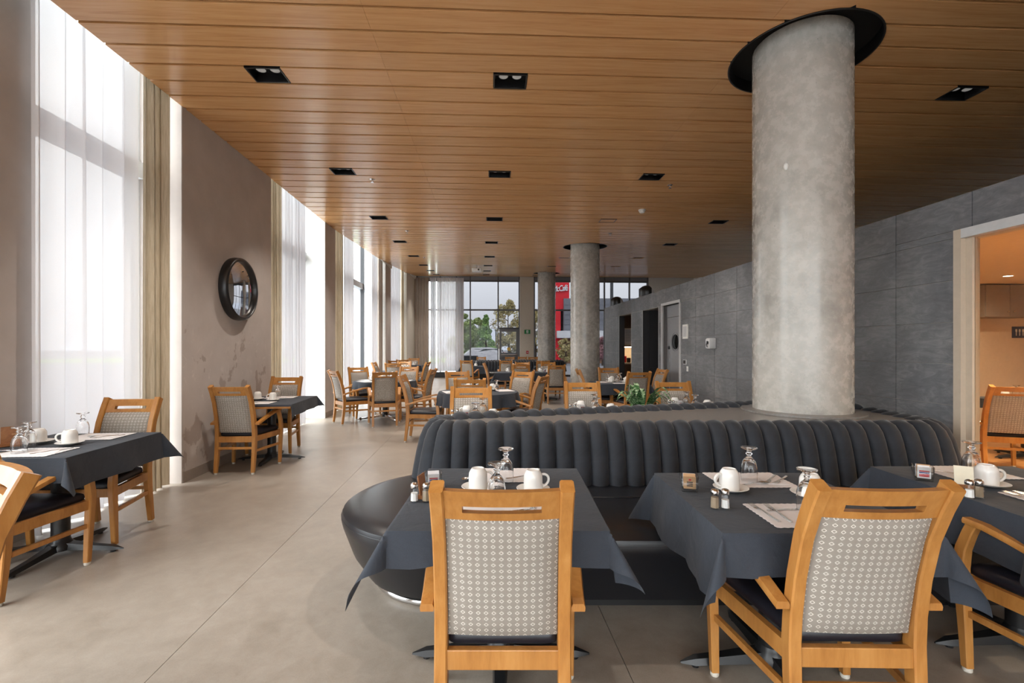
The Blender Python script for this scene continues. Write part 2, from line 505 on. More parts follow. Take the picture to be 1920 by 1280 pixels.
# ---- floor
fl = MB().box(-3.7, 10.9, -6.5, 24.2, -0.12, -0.012).build('floor', m['grout'], rz=B)
tag(fl, kind='structure')
for x0, x1 in ((-3.6, -1.387), (-1.384, 0.632), (0.635, 2.649), (2.652, 3.60)):
    MB().box(x0, x1, -6.3, 23.4, -0.012, 0.0).build('floor_sheet', m['floor'], fl)
MB().box(3.602, 10.4, 8.0, 23.4, -0.012, 0.0).build('floor_sheet', m['floor'], fl)

# ---- ceiling boards
ceil = MB()
seg = [(-6.3, 3.859)] + [(y, z) for y, z in CEIL[1:-1]] + [(23.0, 4.9)]
for (a, za), (b, zb) in zip(seg, seg[1:]):
    ceil.add([(-3.1 - 0.0232 * a, a, za + .10), (10.6, a, za + .10), (10.6, b, zb + .10), (-3.1 - 0.0232 * b, b, zb + .10),
              (-3.1 - 0.0232 * a, a, za + .2), (10.6, a, za + .2), (10.6, b, zb + .2), (-3.1 - 0.0232 * b, b, zb + .2)],
             [(3, 2, 1, 0), (4, 5, 6, 7), (0, 1, 5, 4), (1, 2, 6, 5), (2, 3, 7, 6), (3, 0, 4, 7)])
ceiling = ceil.build('ceiling', m['void'], rz=A)
tag(ceiling, kind='structure')
def toA(X, Y): return (X * cos(A) + Y * sin(A), -X * sin(A) + Y * cos(A))
COLS = [(2.455, 3.898, 0.367, 0.563), (1.86, 11.69, 0.367, 0.56), (1.43, 18.96, 0.367, 0.55)]
colsA = [(*toA(c[0], c[1]), c[3]) for c in COLS]
P0, PP, GAP = 3.627, 0.254, 0.028
rows = [4.262 + 2.286 * k for k in range(-2, 9)]
def light_xs(y): return [x - 0.0235 * (y - 4.26) for x in (-2.02, 0.18, 2.38, 4.58)]
lights = []
k0, k1 = -39, 76
for k in range(k0, k1):
    y0 = P0 + PP * k + GAP / 2; y1 = y0 + PP - GAP
    yc = (y0 + y1) / 2
    if y1 > YF + 0.12: break
    xl = -3.05 - 0.0232 * yc
    cuts = [x for x in (-0.93, 2.12, 5.17)]
    spans = []
    pts = [xl] + cuts + [8.22, 10.5]
    for i in range(len(pts) - 1):
        spans.append([pts[i] + (0.0008 if i else 0), pts[i + 1] - 0.0008, 0, 0])
    row = [r for r in rows if abs(r - yc) < PP / 2]
    if row:
        for lx in light_xs(yc):
            wxy = (lx, yc)
            if any((lx - c[0]) ** 2 + (yc - c[1]) ** 2 < (c[2] + .2) ** 2 for c in colsA): continue
            lights.append((lx, yc))
            ns = []
            for s in spans:
                if s[0] < lx - .16 and s[1] > lx + .16: ns += [[s[0], lx - .158, 0, 0], [lx + .158, s[1], 0, 0]]
                else: ns.append(s)
            spans = ns
    for ci, (cx, cy, cr_) in enumerate(colsA):
        if y1 > cy - cr_ and y0 < cy + cr_:
            ns = []
            for s in spans:
                ym = min(max(cy, y0), y1)
                hw = sqrt(max(0, cr_ ** 2 - (ym - cy) ** 2))
                if s[1] <= cx - hw or s[0] >= cx + hw: ns.append(s); continue
                if s[0] < cx - hw: ns.append([s[0], cx, s[2], (ci, -1)])
                if s[1] > cx + hw: ns.append([cx, s[1], (ci, 1), s[3]])
            spans = ns
    for x0, x1, la, ra in spans:
        def edge(x, arc):
            if not arc: return [(x, y0), (x, y1)]
            cx, cy, R_ = colsA[arc[0]]
            out = []
            for t in range(9):
                y = y0 + (y1 - y0) * t / 8
                d = R_ ** 2 - (y - cy) ** 2
                out.append((cx + arc[1] * sqrt(max(d, 0.0)), y))
            return out
        L = edge(x0, la); R_ = edge(x1, ra)
        poly = L[::-1] + R_
        mb = MB(); n = len(poly)
        vs = [(p[0], p[1], ceil_z(p[1])) for p in poly] + [(p[0], p[1], ceil_z(p[1]) + .028) for p in poly]
        mb.add(vs, [tuple(range(n)), tuple(range(2 * n - 1, n - 1, -1))] + [(i, n + i, n + (i + 1) % n, (i + 1) % n) for i in range(n)])
        mb.build('plank', m['ceil_wood'], ceiling)

# ---- concrete columns
for i, (cx, cy, r, hr) in enumerate(COLS):
    lab = ['thick pale concrete column rising from the front curved bench', 'round concrete column in the middle of the room beside grey wall', 'farthest concrete column in front of the end windows'][i]
    root = empty('concrete_column', (cx, cy, 0)); tag(root, lab, 'column', 'concrete columns')
    zt = ceil_z(cy) + 0.09
    mb = MB()
    mb.lathe([(r, 0.0), (r, .6), (r, 1.2), (r, 1.8), (r, 2.4), (r, 3.0), (r, zt)], 64)
    mb.build('shaft', m['concrete'], root, smooth=60)
    ax, ay = toA(cx, cy)
    ring = MB(); n = 64
    vs = []; fs = []
    for q in range(n):
        a = 2 * pi * q / n
        for rr, dz in ((hr - .012, -.006), (hr, -.006), (hr, .1), (hr - .012, .1)):
            X, Y = rr * cos(a), rr * sin(a)
            vs.append((X, Y, ceil_z(cy + Y) + dz))
    for q in range(n):
        p = (q + 1) % n
        for j in range(4): fs.append((q * 4 + j, p * 4 + j, p * 4 + (j + 1) % 4, q * 4 + (j + 1) % 4))
    ring.add(vs, fs).build('ceiling_collar', m['black'], root, smooth=40)
    if i == 0:
        MB().lathe([(r + .09, .847), (r + .09, .862), (r + .004, .867), (r + .004, .847)], 64).build('base_ring', m['ledge'], root, smooth=40)
        # small plaster patch high on the shaft
        a = radians(222)
        pm = MB(); pm.M = Matrix.Translation((cos(a) * r, sin(a) * r, 2.83)) @ Matrix.Rotation(a, 4, 'Z')
        pm.lathe([(0.0, .0)] + [(.021 * cos(t), .021 * sin(t) * 1.6) for t in (-1.2, -.6, 0, .6, 1.2)], 10)
        pm.build('plaster_patch', m['white_paint'], root, smooth=60)

# ---- recessed twin downlights
def make_downlight():
    t = empty('recessed_downlight'); tag(t, 'x', 'ceiling light', 'recessed twin downlights')
    hx, hy, d = .155, .113, .085
    f = MB()
    for x0, x1, y0, y1 in ((-hx, hx, -hy, -hy + .012), (-hx, hx, hy - .012, hy), (-hx, -hx + .012, -hy + .012, hy - .012), (hx - .012, hx, -hy + .012, hy - .012)):
        f.box(x0, x1, y0, y1, -.004, .01)
    f.build('trim_frame', m['black'], t)
    b = MB()
    for x0, x1, y0, y1, z0, z1 in ((-hx, hx, -hy, -hy + .004, .01, d), (-hx, hx, hy - .004, hy, .01, d), (-hx, -hx + .004, -hy, hy, .01, d), (hx - .004, hx, -hy, hy, .01, d), (-hx, hx, -hy, hy, d - .004, d)):
        b.box(x0, x1, y0, y1, z0, z1)
    b.build('housing', m['black'], t)
    for sx in (-.062, .062):
        l = MB(); l.lathe([(.048, .075), (.048, .05), (.042, .046)], 20, (sx, 0, 0), cap0=True)
        h = l.build('lamp_head', m['black'], t, smooth=40)
        MB().lathe([(.041, .047), (.03, .041), (.0, .039)], 20, (sx, 0, 0)).build('lens', m['bulb'], h, smooth=60)
    ld = bpy.data.lights.new('downlight_beam', 'SPOT'); ld.energy = 100; ld.spot_size = radians(95); ld.spot_blend = .8; ld.color = (1, .92, .83); ld.shadow_soft_size = .04
    lo = bpy.data.objects.new('downlight_beam', ld); COL.objects.link(lo); lo.parent = t; lo.location = (0, 0, .03)
    return t
proto_dl = make_downlight()
names_row = {0: 'first', 1: 'second', 2: 'third', 3: 'fourth', 4: 'fifth', 5: 'sixth', 6: 'seventh', 7: 'eighth'}
first = True
for lx, ly in lights:
    X = lx * cos(A) - ly * sin(A); Y = lx * sin(A) + ly * cos(A)
    if Y < 3.2 or Y > 21.4: continue
    if X > (3.65 - .0695 * Y) + .3 and Y > 13.0: continue
    ri = int(round((ly - 4.262) / 2.286)); ci = min(range(4), key=lambda c: abs(light_xs(ly)[c] - lx))
    z = ceil_z(ly)
    lab = 'black twin downlight in %s row of lights, %s' % (names_row.get(ri, 'last'), ['on the curtain wall side', 'above the middle aisle', 'in line with the columns', 'above the grey tile room'][ci])
    if first: o = proto_dl; first = False
    else: o = copy_tree(proto_dl)
    o.location = (X, Y, z); o.rotation_euler = (0, 0, A); o['label'] = lab

# ---- small ceiling devices
def ceil_pt(px, py):
    # ceiling point seen at a bearing: iterate on the rising profile
    h = 652 - py; Z = 8.0
    for _ in range(30):
        X = (px - 960) / 860 * Z
        Z = (ceil_z(toA(X, Z)[1]) - EYE) * 860 / h
    return ((px - 960) / 860 * Z, Z)
spr = None
for X, Y, lab in ((-2.05, 6.73, 'chrome sprinkler head in ceiling nearest the mirror wall'), (2.40, 6.97, 'chrome sprinkler head in ceiling beside the thick column'), (-2.23, 9.75, 'second chrome sprinkler head along the curtain side of ceiling'), (2.13, 9.95, 'chrome sprinkler head between the two nearer columns'), (-2.6, 13.6, 'far chrome sprinkler head on the curtain side')):
    z = ceil_z(toA(X, Y)[1])
    if spr is None:
        spr = empty('sprinkler_head'); tag(spr, lab, 'sprinkler', 'ceiling sprinklers')
        MB().lathe([(.04, 0), (.04, -.004), (.022, -.012), (.012, -.014), (.012, -.03), (0, -.03)], 20).build('escutcheon', m['chrome'], spr, smooth=50)
        MB().lathe([(.0, -.046), (.022, -.046), (.022, -.049), (0, -.049)], 16).build('deflector', m['chrome'], spr)
        for sx in (-1, 1): MB().tube([(sx * .01, 0, -.028), (sx * .014, 0, -.038), (sx * .004, 0, -.047)], .002, 6).build('frame_arm', m['chrome'], spr)
        o = spr
    else: o = copy_tree(spr)
    o.location = (X, Y, z); o['label'] = lab
X, Y = 2.33, 8.22
t = empty('smoke_detector', (X, Y, ceil_z(Y))); tag(t, 'white round smoke detector on wooden ceiling by the thick column', 'smoke detector')
MB().lathe([(.062, 0), (.062, -.018), (.056, -.022)], 28, cap1=True).build('base', m['white_paint'], t, smooth=40)
MB().lathe([(.05, -.022), (.048, -.045), (.036, -.055), (0, -.057)], 28).build('sensor_cap', m['white_paint'], t, smooth=50)
X, Y = -1.2, 15.6
z = ceil_z(Y)
t = empty('projector', (X, Y, z)); tag(t, 'small white projector hung from the far ceiling', 'projector')
MB().box(-.16, .16, -.12, .12, -.22, -.11, .012).build('case', m['white_paint'], t, smooth=40)
MB().tube([(0, 0, 0), (0, 0, -.12)], .018, 10).build('mount_pole', m['white_paint'], t, smooth=40)
MB().tube([(.07, -.12, -.165), (.07, -.14, -.165)], .03, 14).build('lens', m['black'], t, smooth=40)

# ---- window wall on the left: piers, windows, curtains (room frame)
WTOP = 5.25
wall_left = empty('wall_left', rz=B); tag(wall_left, kind='structure')
bays = [(-5.6, -3.0), (-2.2, -0.2), (0.5, 2.75), (3.66, 4.925), (6.92, 9.27), (9.9, 15.05), (15.93, 19.35)]
def pier(x_in, y0, y1, mat, nm='pier'):
    return MB().box(-3.62, x_in, y0, y1, 0, WTOP).build(nm, mat, wall_left)
XN = -3.31
pier(XN, -6.4, -5.6, m['taupe']); pier(XN, -3.0, -2.2, m['taupe']); pier(XN, -0.2, 0.5, m['taupe']); pier(XN, 2.75, 3.66, m['taupe'])
pier(XL, 4.925, 6.92, m['taupe_stained']); pier(XL, 9.27, 9.9, m['taupe']); pier(XL, 15.05, 15.93, m['taupe']); pier(XL, 19.35, 22.9, m['cream_wall'])
for y in (4.925, 9.27, 15.05, 19.35):
    MB().box(-3.5, XL - .002, y - .012, y - .0005, 0, WTOP - .02).build('reveal_panel', m['taupe'] if y < 5 else m['white_paint'], wall_left)
MB().box(-3.7, -3.02, -6.4, 22.9, WTOP, WTOP + .1).build('pocket_cover', m['white_paint'], wall_left)
MB().box(-3.06, -3.02, -6.4, 9.5, 3.93, WTOP).build('pocket_side', m['white_paint'], wall_left)
MB().box(-3.06, -3.02, 9.5, 16, 4.1, WTOP).build('pocket_side', m['white_paint'], wall_left)
MB().box(-3.06, -3.02, 16, 22.9, 4.6, WTOP).build('pocket_side', m['white_paint'], wall_left)
bl = 0
for y0, y1, x in ((4.925, 6.92, XL), (9.27, 9.9, XL), (2.75, 3.66, XN), (15.05, 15.93, XL), (19.35, 22.9, XL)):
    bl += 1
    o = MB().box(x, x + .008, y0, y1, 0, .11).build('baseboard_left_%d' % bl, m['baseb'], rz=B); tag(o, kind='structure')
wi = 0
for (y0, y1) in bays:
    wi += 1
    w = empty('window_%d' % wi, rz=B); tag(w, kind='structure')
    xg = -3.50
    fm = m['alu_white']
    for a, b in ((y0, y0 + .06), (y1 - .06, y1)):
        MB().box(xg - .05, xg + .05, a, b, 0, WTOP).build('jamb', fm, w)
    nb = max(1, round((y1 - y0) / 1.35))
    ys = [y0 + (y1 - y0) * i / nb for i in range(nb + 1)]
    for y in ys[1:-1]:
        MB().box(xg - .05, xg + .05, y - .03, y + .03, 0, WTOP).build('mullion', fm, w)
    zs = [0.0, .08, 3.08, 3.24, WTOP]
    MB().box(xg - .05, xg + .05, y0, y1, 0, .08).build('bottom_rail', fm, w)
    MB().box(xg - .05, xg + .12, y0 + .06, y1 - .06, 3.08, 3.24).build('transom', fm, w)
    for a, b in zip(ys, ys[1:]):
        for z0, z1 in ((.08, 3.08), (3.24, WTOP)):
            MB().box(xg - .004, xg + .004, a + .03, b - .03, z0, z1).build('pane', m['pane'], w)
    MB().box(-3.62, -3.44, y0, y1, -.01, .012).build('sill', m['white_paint'], w)
# the dark mullion at the end of the long bay
o = MB().box(-3.46, -3.36, 13.55, 13.63, 0, WTOP).build('trim_1', m['alu_dark'], rz=B); tag(o, kind='structure')

def curtain(name, x, y0, y1, z0, z1, mat, label, amp=.035, fold=.12, seed=1, cat='curtain', group=None, along='y'):
    rnd = random.Random(seed)
    n = int((y1 - y0) / .012) + 2
    ph = 0.0; cols = []
    for i in range(n):
        t = y0 + (y1 - y0) * i / (n - 1)
        ph += .012 / fold * 2 * pi * (0.75 + .5 * rnd.random())
        cols.append((t, ph, .7 + .6 * rnd.random()))
    zs = [z0, z0 + .3, z0 + (z1 - z0) * .35, z0 + (z1 - z0) * .7, z1]
    pts = []
    sm = 1.0
    for j, z in enumerate(zs):
        row = []
        fl = 1.0 + .25 * (1 - j / 4)
        for t, p, r in cols:
            dx = amp * fl * sin(p) + amp * .35 * sin(p * .37 + seed + j * .25)
            dy = .012 * sin(p * 2)
            row.append((x + dx, t + dy, z) if along == 'y' else (t + dy, x + dx, z))
        pts.append(row)
    o = MB().grid(pts).build(name, mat, rz=(B if along == 'y' else A), smooth=180, fix=False)
    tag(o, label, cat, group)
    return o
G1 = 'sheer curtains'; G2 = 'side drapes'
curtain('sheer_curtain', -3.25, 3.55, 4.56, .015, 4.3, m['sheer'], 'white sheer curtain in the tall window nearest the camera', .042, .2, 3, group=G1)
curtain('side_drape', -3.13, 4.47, 4.80, .02, 4.3, m['drape'], 'beige linen drape gathered between near sheer and mirror wall', .036, .11, 5, group=G2)
curtain('side_drape', -3.19, 7.0, 7.57, .02, 4.3, m['drape'], 'beige linen drape just past the mirror wall', .04, .11, 8, group=G2)
curtain('sheer_curtain', -3.2, 7.61, 8.62, .015, 4.3, m['sheer'], 'white sheer curtain behind the small wall table', .03, .13, 9, group=G1)
curtain('side_drape', -3.19, 9.97, 10.9, .02, 4.4, m['drape'], 'beige linen drape past the narrow wall pier', .04, .12, 12, group=G2)
curtain('sheer_curtain', -3.2, 10.95, 11.85, .015, 4.4, m['sheer'], 'white sheer curtain beside the narrow wall pier', .03, .13, 13, group=G1)
curtain('sheer_curtain', -3.2, 13.75, 14.46, .015, 4.6, m['sheer'], 'white sheer curtain past the dark window mullion', .03, .13, 14, group=G1)
curtain('side_drape', -3.17, 14.52, 15.0, .02, 4.6, m['drape_grey'], 'taupe drape at the end of the long window', .045, .12, 15, group=G2)
curtain('sheer_curtain', -3.2, 16.1, 18.56, .015, 4.8, m['sheer'], 'white sheer curtain in the last side window', .03, .14, 16, group=G1)
curtain('side_drape', -3.17, 18.62, 19.3, .02, 4.8, m['drape'], 'beige drape at the end of last side window', .04, .12, 17, group=G2)

# ---- far glazed wall (board frame: rotation A, plane y = YFa)
YFA = 22.0
wall_far = empty('wall_far', rz=A); tag(wall_far, kind='structure')
def fx(px): return ((px - 960) / 860 + .0463) * YFA
ZT = 5.2
MB().box(fx(975), fx(1002), YFA - .05, YFA + .25, 0, ZT).build('pier', m['cream_wall'], wall_far)
MB().box(fx(1219), 11.5, YFA - .05, YFA + .25, 0, ZT).build('white_return', m['white_paint'], wall_far)
MB().box(-4.6, -3.5, YFA + .1, YFA + .25, 0, ZT).build('corner_return', m['cream_wall'], wall_far)
def glazed(n, xs, door=None):
    w = empty('window_%d' % n, rz=A); tag(w, kind='structure')
    z_tr = EYE + (652 - 581) * 22 / 860; z_sp = EYE + (652 - 527) * 22 / 860; z_top = EYE + (652 - 517) * 22 / 860
    for x in xs:
        MB().box(x - .03, x + .03, YFA - .06, YFA + .06, 0, ZT).build('mullion', m['alu'], w)
    MB().box(xs[0], xs[-1], YFA - .05, YFA + .05, 0, .03).build('threshold', m['alu'], w)
    for z in (.06, z_tr, z_sp, z_top + .05):
        MB().box(xs[0], xs[-1], YFA - .05, YFA + .05, z - .035, z + .035).build('transom', m['alu'], w)
    for a, b in zip(xs, xs[1:]):
        lo = .09
        if door and abs(a - door[0]) < .02: lo = door[1]
        gm = m['pane'] if b < -1.3 else m['pane_tint']  # panes behind the sheer left untinted to keep it bright; others dim the sky
        MB().box(a + .03, b - .03, YFA - .004, YFA + .004, lo, z_tr - .035).build('pane', gm, w)
        MB().box(a + .03, b - .03, YFA - .004, YFA + .004, z_tr + .035, z_sp - .035).build('pane', gm, w)
        MB().box(a + .03, b - .03, YFA - .01, YFA + .01, z_sp + .035, z_top + .3).build('spandrel_panel', m['spandrel'], w)
    return w
DT = EYE + (652 - 617) * 22 / 860
glazed(8, [-3.5, -2.4, fx(868) - .3, fx(882), fx(934), fx(973.5)], (fx(934), DT + .06))
glazed(9, [fx(1002), fx(1030), fx(1097), fx(1135), fx(1183), fx(1218)], None)
d = empty('door_1', rz=A); tag(d, kind='structure')
xa, xb = fx(934) + .04, fx(973.5) - .03
def door_leaf(d, xa, xb):
    zc = EYE - (680 - 652) * 22 / 860; zg = EYE - (661 - 652) * 22 / 860; zt = DT - .12
    fr = MB(); fr.box(xa, xa + .12, YFA - .04, YFA + .03, .02, DT); fr.box(xb - .12, xb, YFA - .04, YFA + .03, .02, DT)
    fr.box(xa + .12, xb - .12, YFA - .04, YFA + .03, zt, DT); fr.box(xa + .12, xb - .12, YFA - .04, YFA + .03, .02, zg)
    fr.build('door_frame', m['alu'], d)
    MB().box(xa - .02, xb + .02, YFA - .06, YFA + .04, DT, DT + .08).build('door_head', m['alu_dark'], d)
    MB().box(xa + .12, xb - .12, YFA - .006, YFA + .006, zg, zt).build('pane', m['pane_tint'], d)
    MB().tube([(xa + .08, YFA - .11, zg - .1), (xb - .08, YFA - .11, zg - .1)], .025, 8).build('push_bar', m['steel'], d, smooth=40)
door_leaf(d, xa, xb)
yd = MB(); yd.M = Matrix.Translation(((xa + xb) / 2, YFA - .012, EYE - .05)) @ Matrix.Rotation(pi / 2, 4, 'X')
yd.lathe([(0, 0), (.085, 0), (.085, .004), (0, .004)], 20).build('door_decal', m['byellow'], d)

# wall things by the far door
def far_box(name, x0, x1, z0, z1, mat, label, cat, dep=.05):
    o = empty(name, (0, 0, 0), A); tag(o, label, cat); return o
es = empty('exit_sign', rz=A); tag(es, 'green running man exit sign on cream pier beside far door', 'exit sign')
x0, x1 = fx(983), fx(994); z0, z1 = EYE + (652 - 625.5) * 22 / 860, EYE + (652 - 618) * 22 / 860
MB().box(x0, x1, YFA - .12, YFA - .055, z0, z1, .006).build('housing', m['green'], es)
xm = (x0 + x1) / 2; zm = (z0 + z1) / 2
MB().box(xm - .045, xm + .045, YFA - .124, YFA - .12, zm - .07, zm + .07).build('pictogram_door', m['white_paint'], es)
pm = MB(); pm.box(xm - .012, xm + .012, YFA - .127, YFA - .124, zm - .02, zm + .035); pm.box(xm - .03, xm - .008, YFA - .127, YFA - .124, zm - .06, zm - .02); pm.box(xm + .006, xm + .03, YFA - .127, YFA - .124, zm - .045, zm - .02); pm.box(xm - .01, xm + .012, YFA - .127, YFA - .124, zm + .042, zm + .062)
pm.build('pictogram_figure', m['green'], es)
fa = empty('fire_alarm', rz=A); tag(fa, 'small red fire alarm pull station on cream pier', 'fire alarm')
x0, x1 = fx(986.5), fx(991); z0, z1 = EYE - (663 - 652) * 22 / 860, EYE - (657.5 - 652) * 22 / 860
MB().box(x0, x1, YFA - .1, YFA - .05, z0, z1, .006).build('body', m['red'], fa)
MB().box(x0 + .02, x1 - .02, YFA - .112, YFA - .1, (z0 + z1) / 2 - .014, (z0 + z1) / 2 + .014).build('pull_bar', m['white_paint'], fa)

# far curtains across the corner
curtain('corner_drape', YFA - .33, -3.62, -2.88, .06, 4.68, m['drape_grey'], 'wide taupe drape hanging in the far corner', .05, .13, 21, group=G2, along='x')
curtain('corner_sheer', YFA - .30, -2.84, -2.58, .3, 4.68, m['sheer'], 'doubled grey sheer beside the taupe corner drape', .05, .07, 22, group=G1, along='x')
curtain('corner_sheer', YFA - .3, -2.54, -1.28, .3, 4.68, m['sheer'], 'wide white sheer drawn back beside the far clear glass', .05, .12, 23, group=G1, along='x')
hc = MB().box(-2.75, -1.3, YFA - .45, YFA - .15, 0, .26, .01).build('convector', m['alu_dark'], rz=A); tag(hc, 'low dark heater box under the far white sheer', 'heater')

# ---- back of the room (behind the viewpoint) and outer right wall
wb = empty('wall_back', rz=B); tag(wb, kind='structure')
MB().box(3.6, 10.6, -6.4, -6.2, 0, WTOP).build('solid_wall', m['white_paint'], wb)
MB().box(-3.7, 10.6, -6.4, -6.2, 3.85, WTOP).build('header', m['white_paint'], wb)
w = empty('window_10', rz=B); tag(w, kind='structure')
for i in range(6):
    x = -3.5 + i * 1.42
    MB().box(x - .03, x + .03, -6.35, -6.25, 0, 3.85).build('mullion', m['alu'], w)
    if i < 5: MB().box(x + .03, x + 1.39, -6.304, -6.296, .05, 3.85).build('pane', m['pane'], w)
o = MB().box(10.4, 10.5, -6.4, 22.4, 0, WTOP).build('wall_outer', m['white_paint'], rz=B); tag(o, kind='structure')

# ---- grey tiled wall on the right with its openings (room frame; y along the wall)
def ry(px):
    Z = 3.65 / ((px - 960) / 860 + .0695)
    return (Z - .2527) / .9976
WR = 2.55
oA = (ry(1184), ry(1161), 0.0, 2.22); oB = (ry(1235), ry(1205), 0.0, 2.22)
oD = (ry(1275), ry(1242.6), 0.0, 2.22); oG = (-1.6, ry(1790), 0.0, 2.285)
holes = [oA, oB, oD, oG]
YE = ry(1133.5)
def rect_sub(r, hs):
    out = [r]
    for h in hs:
        nx = []
        for (a, b, c, d) in out:
            if h[1] <= a + 1e-6 or h[0] >= b - 1e-6 or h[3] <= c + 1e-6 or h[2] >= d - 1e-6:
                nx.append((a, b, c, d)); continue
            if h[3] < d: nx.append((a, b, h[3], d))
            if h[2] > c: nx.append((a, b, c, h[2]))
            lo, hi = max(c, h[2]), min(d, h[3])
            if h[0] > a: nx.append((a, h[0], lo, hi))
            if h[1] < b: nx.append((h[1], b, lo, hi))
        out = nx
    return out
wb = MB()
for a, b, c, d in rect_sub((-6.2, YE, 0, WR), holes):
    wb.box(XR + .012, XR + .14, a, b, c, d)
wall_right = wb.build('wall_right', m['grout'], rz=B); tag(wall_right, kind='structure')
TW, TH, J = .625, .322, .003
y = ry(1680) - TW * 9
while y < YE:
    for k in range(8):
        z1 = WR - TH * k; z0 = max(0, z1 - TH)
        for a, b, c, d in rect_sub((y, min(y + TW, YE), z0, z1), holes):
            if b - a < .02 or d - c < .02: continue
            MB().box(XR, XR + .012, a + J, b - J, c + J, d - J).build('tile', m['slate'], wall_right)
    y += TW
MB().box(XR + .14, 10.4, -6.2, YE, WR - .06, WR - .001).build('volume_lid', m['void'], wall_right)
MB().box(XR + .012, 10.4, YE - .12, YE, 0, WR).build('end_wall', m['slate'], wall_right)
for (h, dep) in ((oB, 1.0), (oD, .3)):
    e = MB()
    x0, x1 = XR + .005, XR + dep
    e.box(x1, x1 + .05, h[0] - .05, h[1] + .05, 0, h[3] + .05)
    e.box(x0 + .14, x1, h[1], h[1] + .05, 0, h[3] + .05); e.box(x0 + .14, x1, h[0] - .05, h[0], 0, h[3] + .05)
    e.box(x0 + .14, x1, h[0], h[1], h[3], h[3] + .05); e.box(x0, x1, h[0], h[1], -.012, -.001)
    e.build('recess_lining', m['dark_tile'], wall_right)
NY = oA[1] + .95     # back wall of the coffee niche, facing the viewer
e = MB(); x0, x1 = XR + .145, XR + 1.5
e.box(x1, x1 + .05, oA[0] - .1, NY, 0, 2.4); e.box(x0, x1, oA[0] - .1, oA[0] - .05, 0, 2.4); e.box(x0, x1, NY, NY + .05, 0, 2.4); e.box(x0, x1, oA[0] - .1, NY, 2.3, 2.4)
e.build('recess_lining', m['brown_lam'], wall_right)
for h in (oA, oB):
    for yy in (h[0], h[1]):
        s = .006 if yy == h[0] else -.006
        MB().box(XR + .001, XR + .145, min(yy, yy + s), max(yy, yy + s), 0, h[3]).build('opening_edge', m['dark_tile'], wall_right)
        MB().box(XR - .004, XR + .004, yy - .006, yy + .006, 0, h[3]).build('edge_trim', m['lt_frame'], wall_right)
# dark tiles lining the second opening
for k in range(7):
    for (xx0, xx1) in ((XR + .15, XR + .56), (XR + .57, XR + .99)):
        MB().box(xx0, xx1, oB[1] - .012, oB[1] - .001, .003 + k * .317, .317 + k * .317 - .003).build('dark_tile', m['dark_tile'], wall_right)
# coffee niche
nx0, nx1 = XR + .16, XR + 1.4
o = MB().box(nx0, nx1, NY - .5, NY - .002, .94, .98, .004).build('niche_counter', m['beige_frame'], rz=B); tag(o, 'pale counter inside the lit coffee niche', 'counter')
t = empty('niche_cabinet', rz=B); tag(t, 'brown base cabinet in the coffee niche', 'cabinet')
MB().box(nx0, nx1, NY - .46, NY - .002, 0, .938).build('body', m['brown_lam'], t)
for i in range(3): MB().box(nx0 + .41 * i + .004, nx0 + .41 * (i + 1) - .004, NY - .48, NY - .46, .1, .93, .002).build('door', m['brown_lam'], t)
o = MB().box(nx0, nx1, NY - .012, NY - .001, .982, 1.40).build('niche_backsplash', m['warm_wall'], rz=B); tag(o, 'warm lit backsplash in the coffee niche', 'backsplash')
t = empty('wall_cabinet', rz=B); tag(t, 'brown wall cabinet above the coffee niche counter', 'cabinet')
MB().box(nx0, nx1, NY - .33, NY - .002, 1.42, 2.28, .004).build('body', m['brown_lam'], t)
for i in range(3): MB().box(nx0 + .41 * i + .004, nx0 + .41 * (i + 1) - .004, NY - .35, NY - .33, 1.43, 2.27, .002).build('door', m['brown_lam'], t)
o = MB().box(nx0 + .02, nx1, NY - .33, NY - .28, 1.395, 1.418).build('under_cabinet_light', m['strip'], rz=B); tag(o, 'glowing strip light in the coffee niche', 'strip light')
t = empty('framed_notice', rz=B); tag(t, 'pale framed notice in the coffee niche', 'notice')
MB().box(XR + .30, XR + .62, NY - .375, NY - .352, 1.46, 1.93, .004).build('frame', m['cream_card'], t)
MB().box(XR + .33, XR + .59, NY - .378, NY - .375, 1.49, 1.90).build('sheet', m['paper'], t)
for i in range(9): MB().box(XR + .36, XR + .56 - .03 * (i % 3), NY - .3795, NY - .378, 1.85 - i * .036, 1.858 - i * .036).build('text_line', m['grey_paint'], t)
for i, (dx_, mm, hh, lab, rr) in enumerate(((.36, 'red', .17, 'red canister on the niche counter', .05), (.27, 'carwhite', .13, 'white cup on the niche counter', .04), (.47, 'black', .12, 'black coffee pot on the niche counter', .055), (.24, 'red', .10, 'small red cup on the niche counter', .035))):
    o = MB().lathe([(rr * .9, 0), (rr, hh * .8), (rr, hh), (rr * .7, hh + .012), (0, hh + .012)], 20, cap0=True).build('niche_canister' if i != 2 else 'coffee_pot', m[mm], smooth=40)
    X, Y = RW(XR + dx_, NY - (.3 if i != 3 else .42)); o.location = (X, Y, .9805); tag(o, lab, 'canister' if i in (0,) else ('coffee pot' if i == 2 else 'cup'))
# service door with porthole
d2 = empty('door_2', rz=B); tag(d2, kind='structure')
ya, yb = oD[0], oD[1]
fr = MB(); fr.box(XR - .02, XR + .15, ya - .045, ya, 0, 2.27); fr.box(XR - .02, XR + .15, yb, yb + .045, 0, 2.27); fr.box(XR - .02, XR + .15, ya - .045, yb + .045, 2.22, 2.27)
fr.build('door_frame', m['lt_frame'], d2)
xd = XR + .09
hz, hy_, hr = 1.50, ya + .40, .145
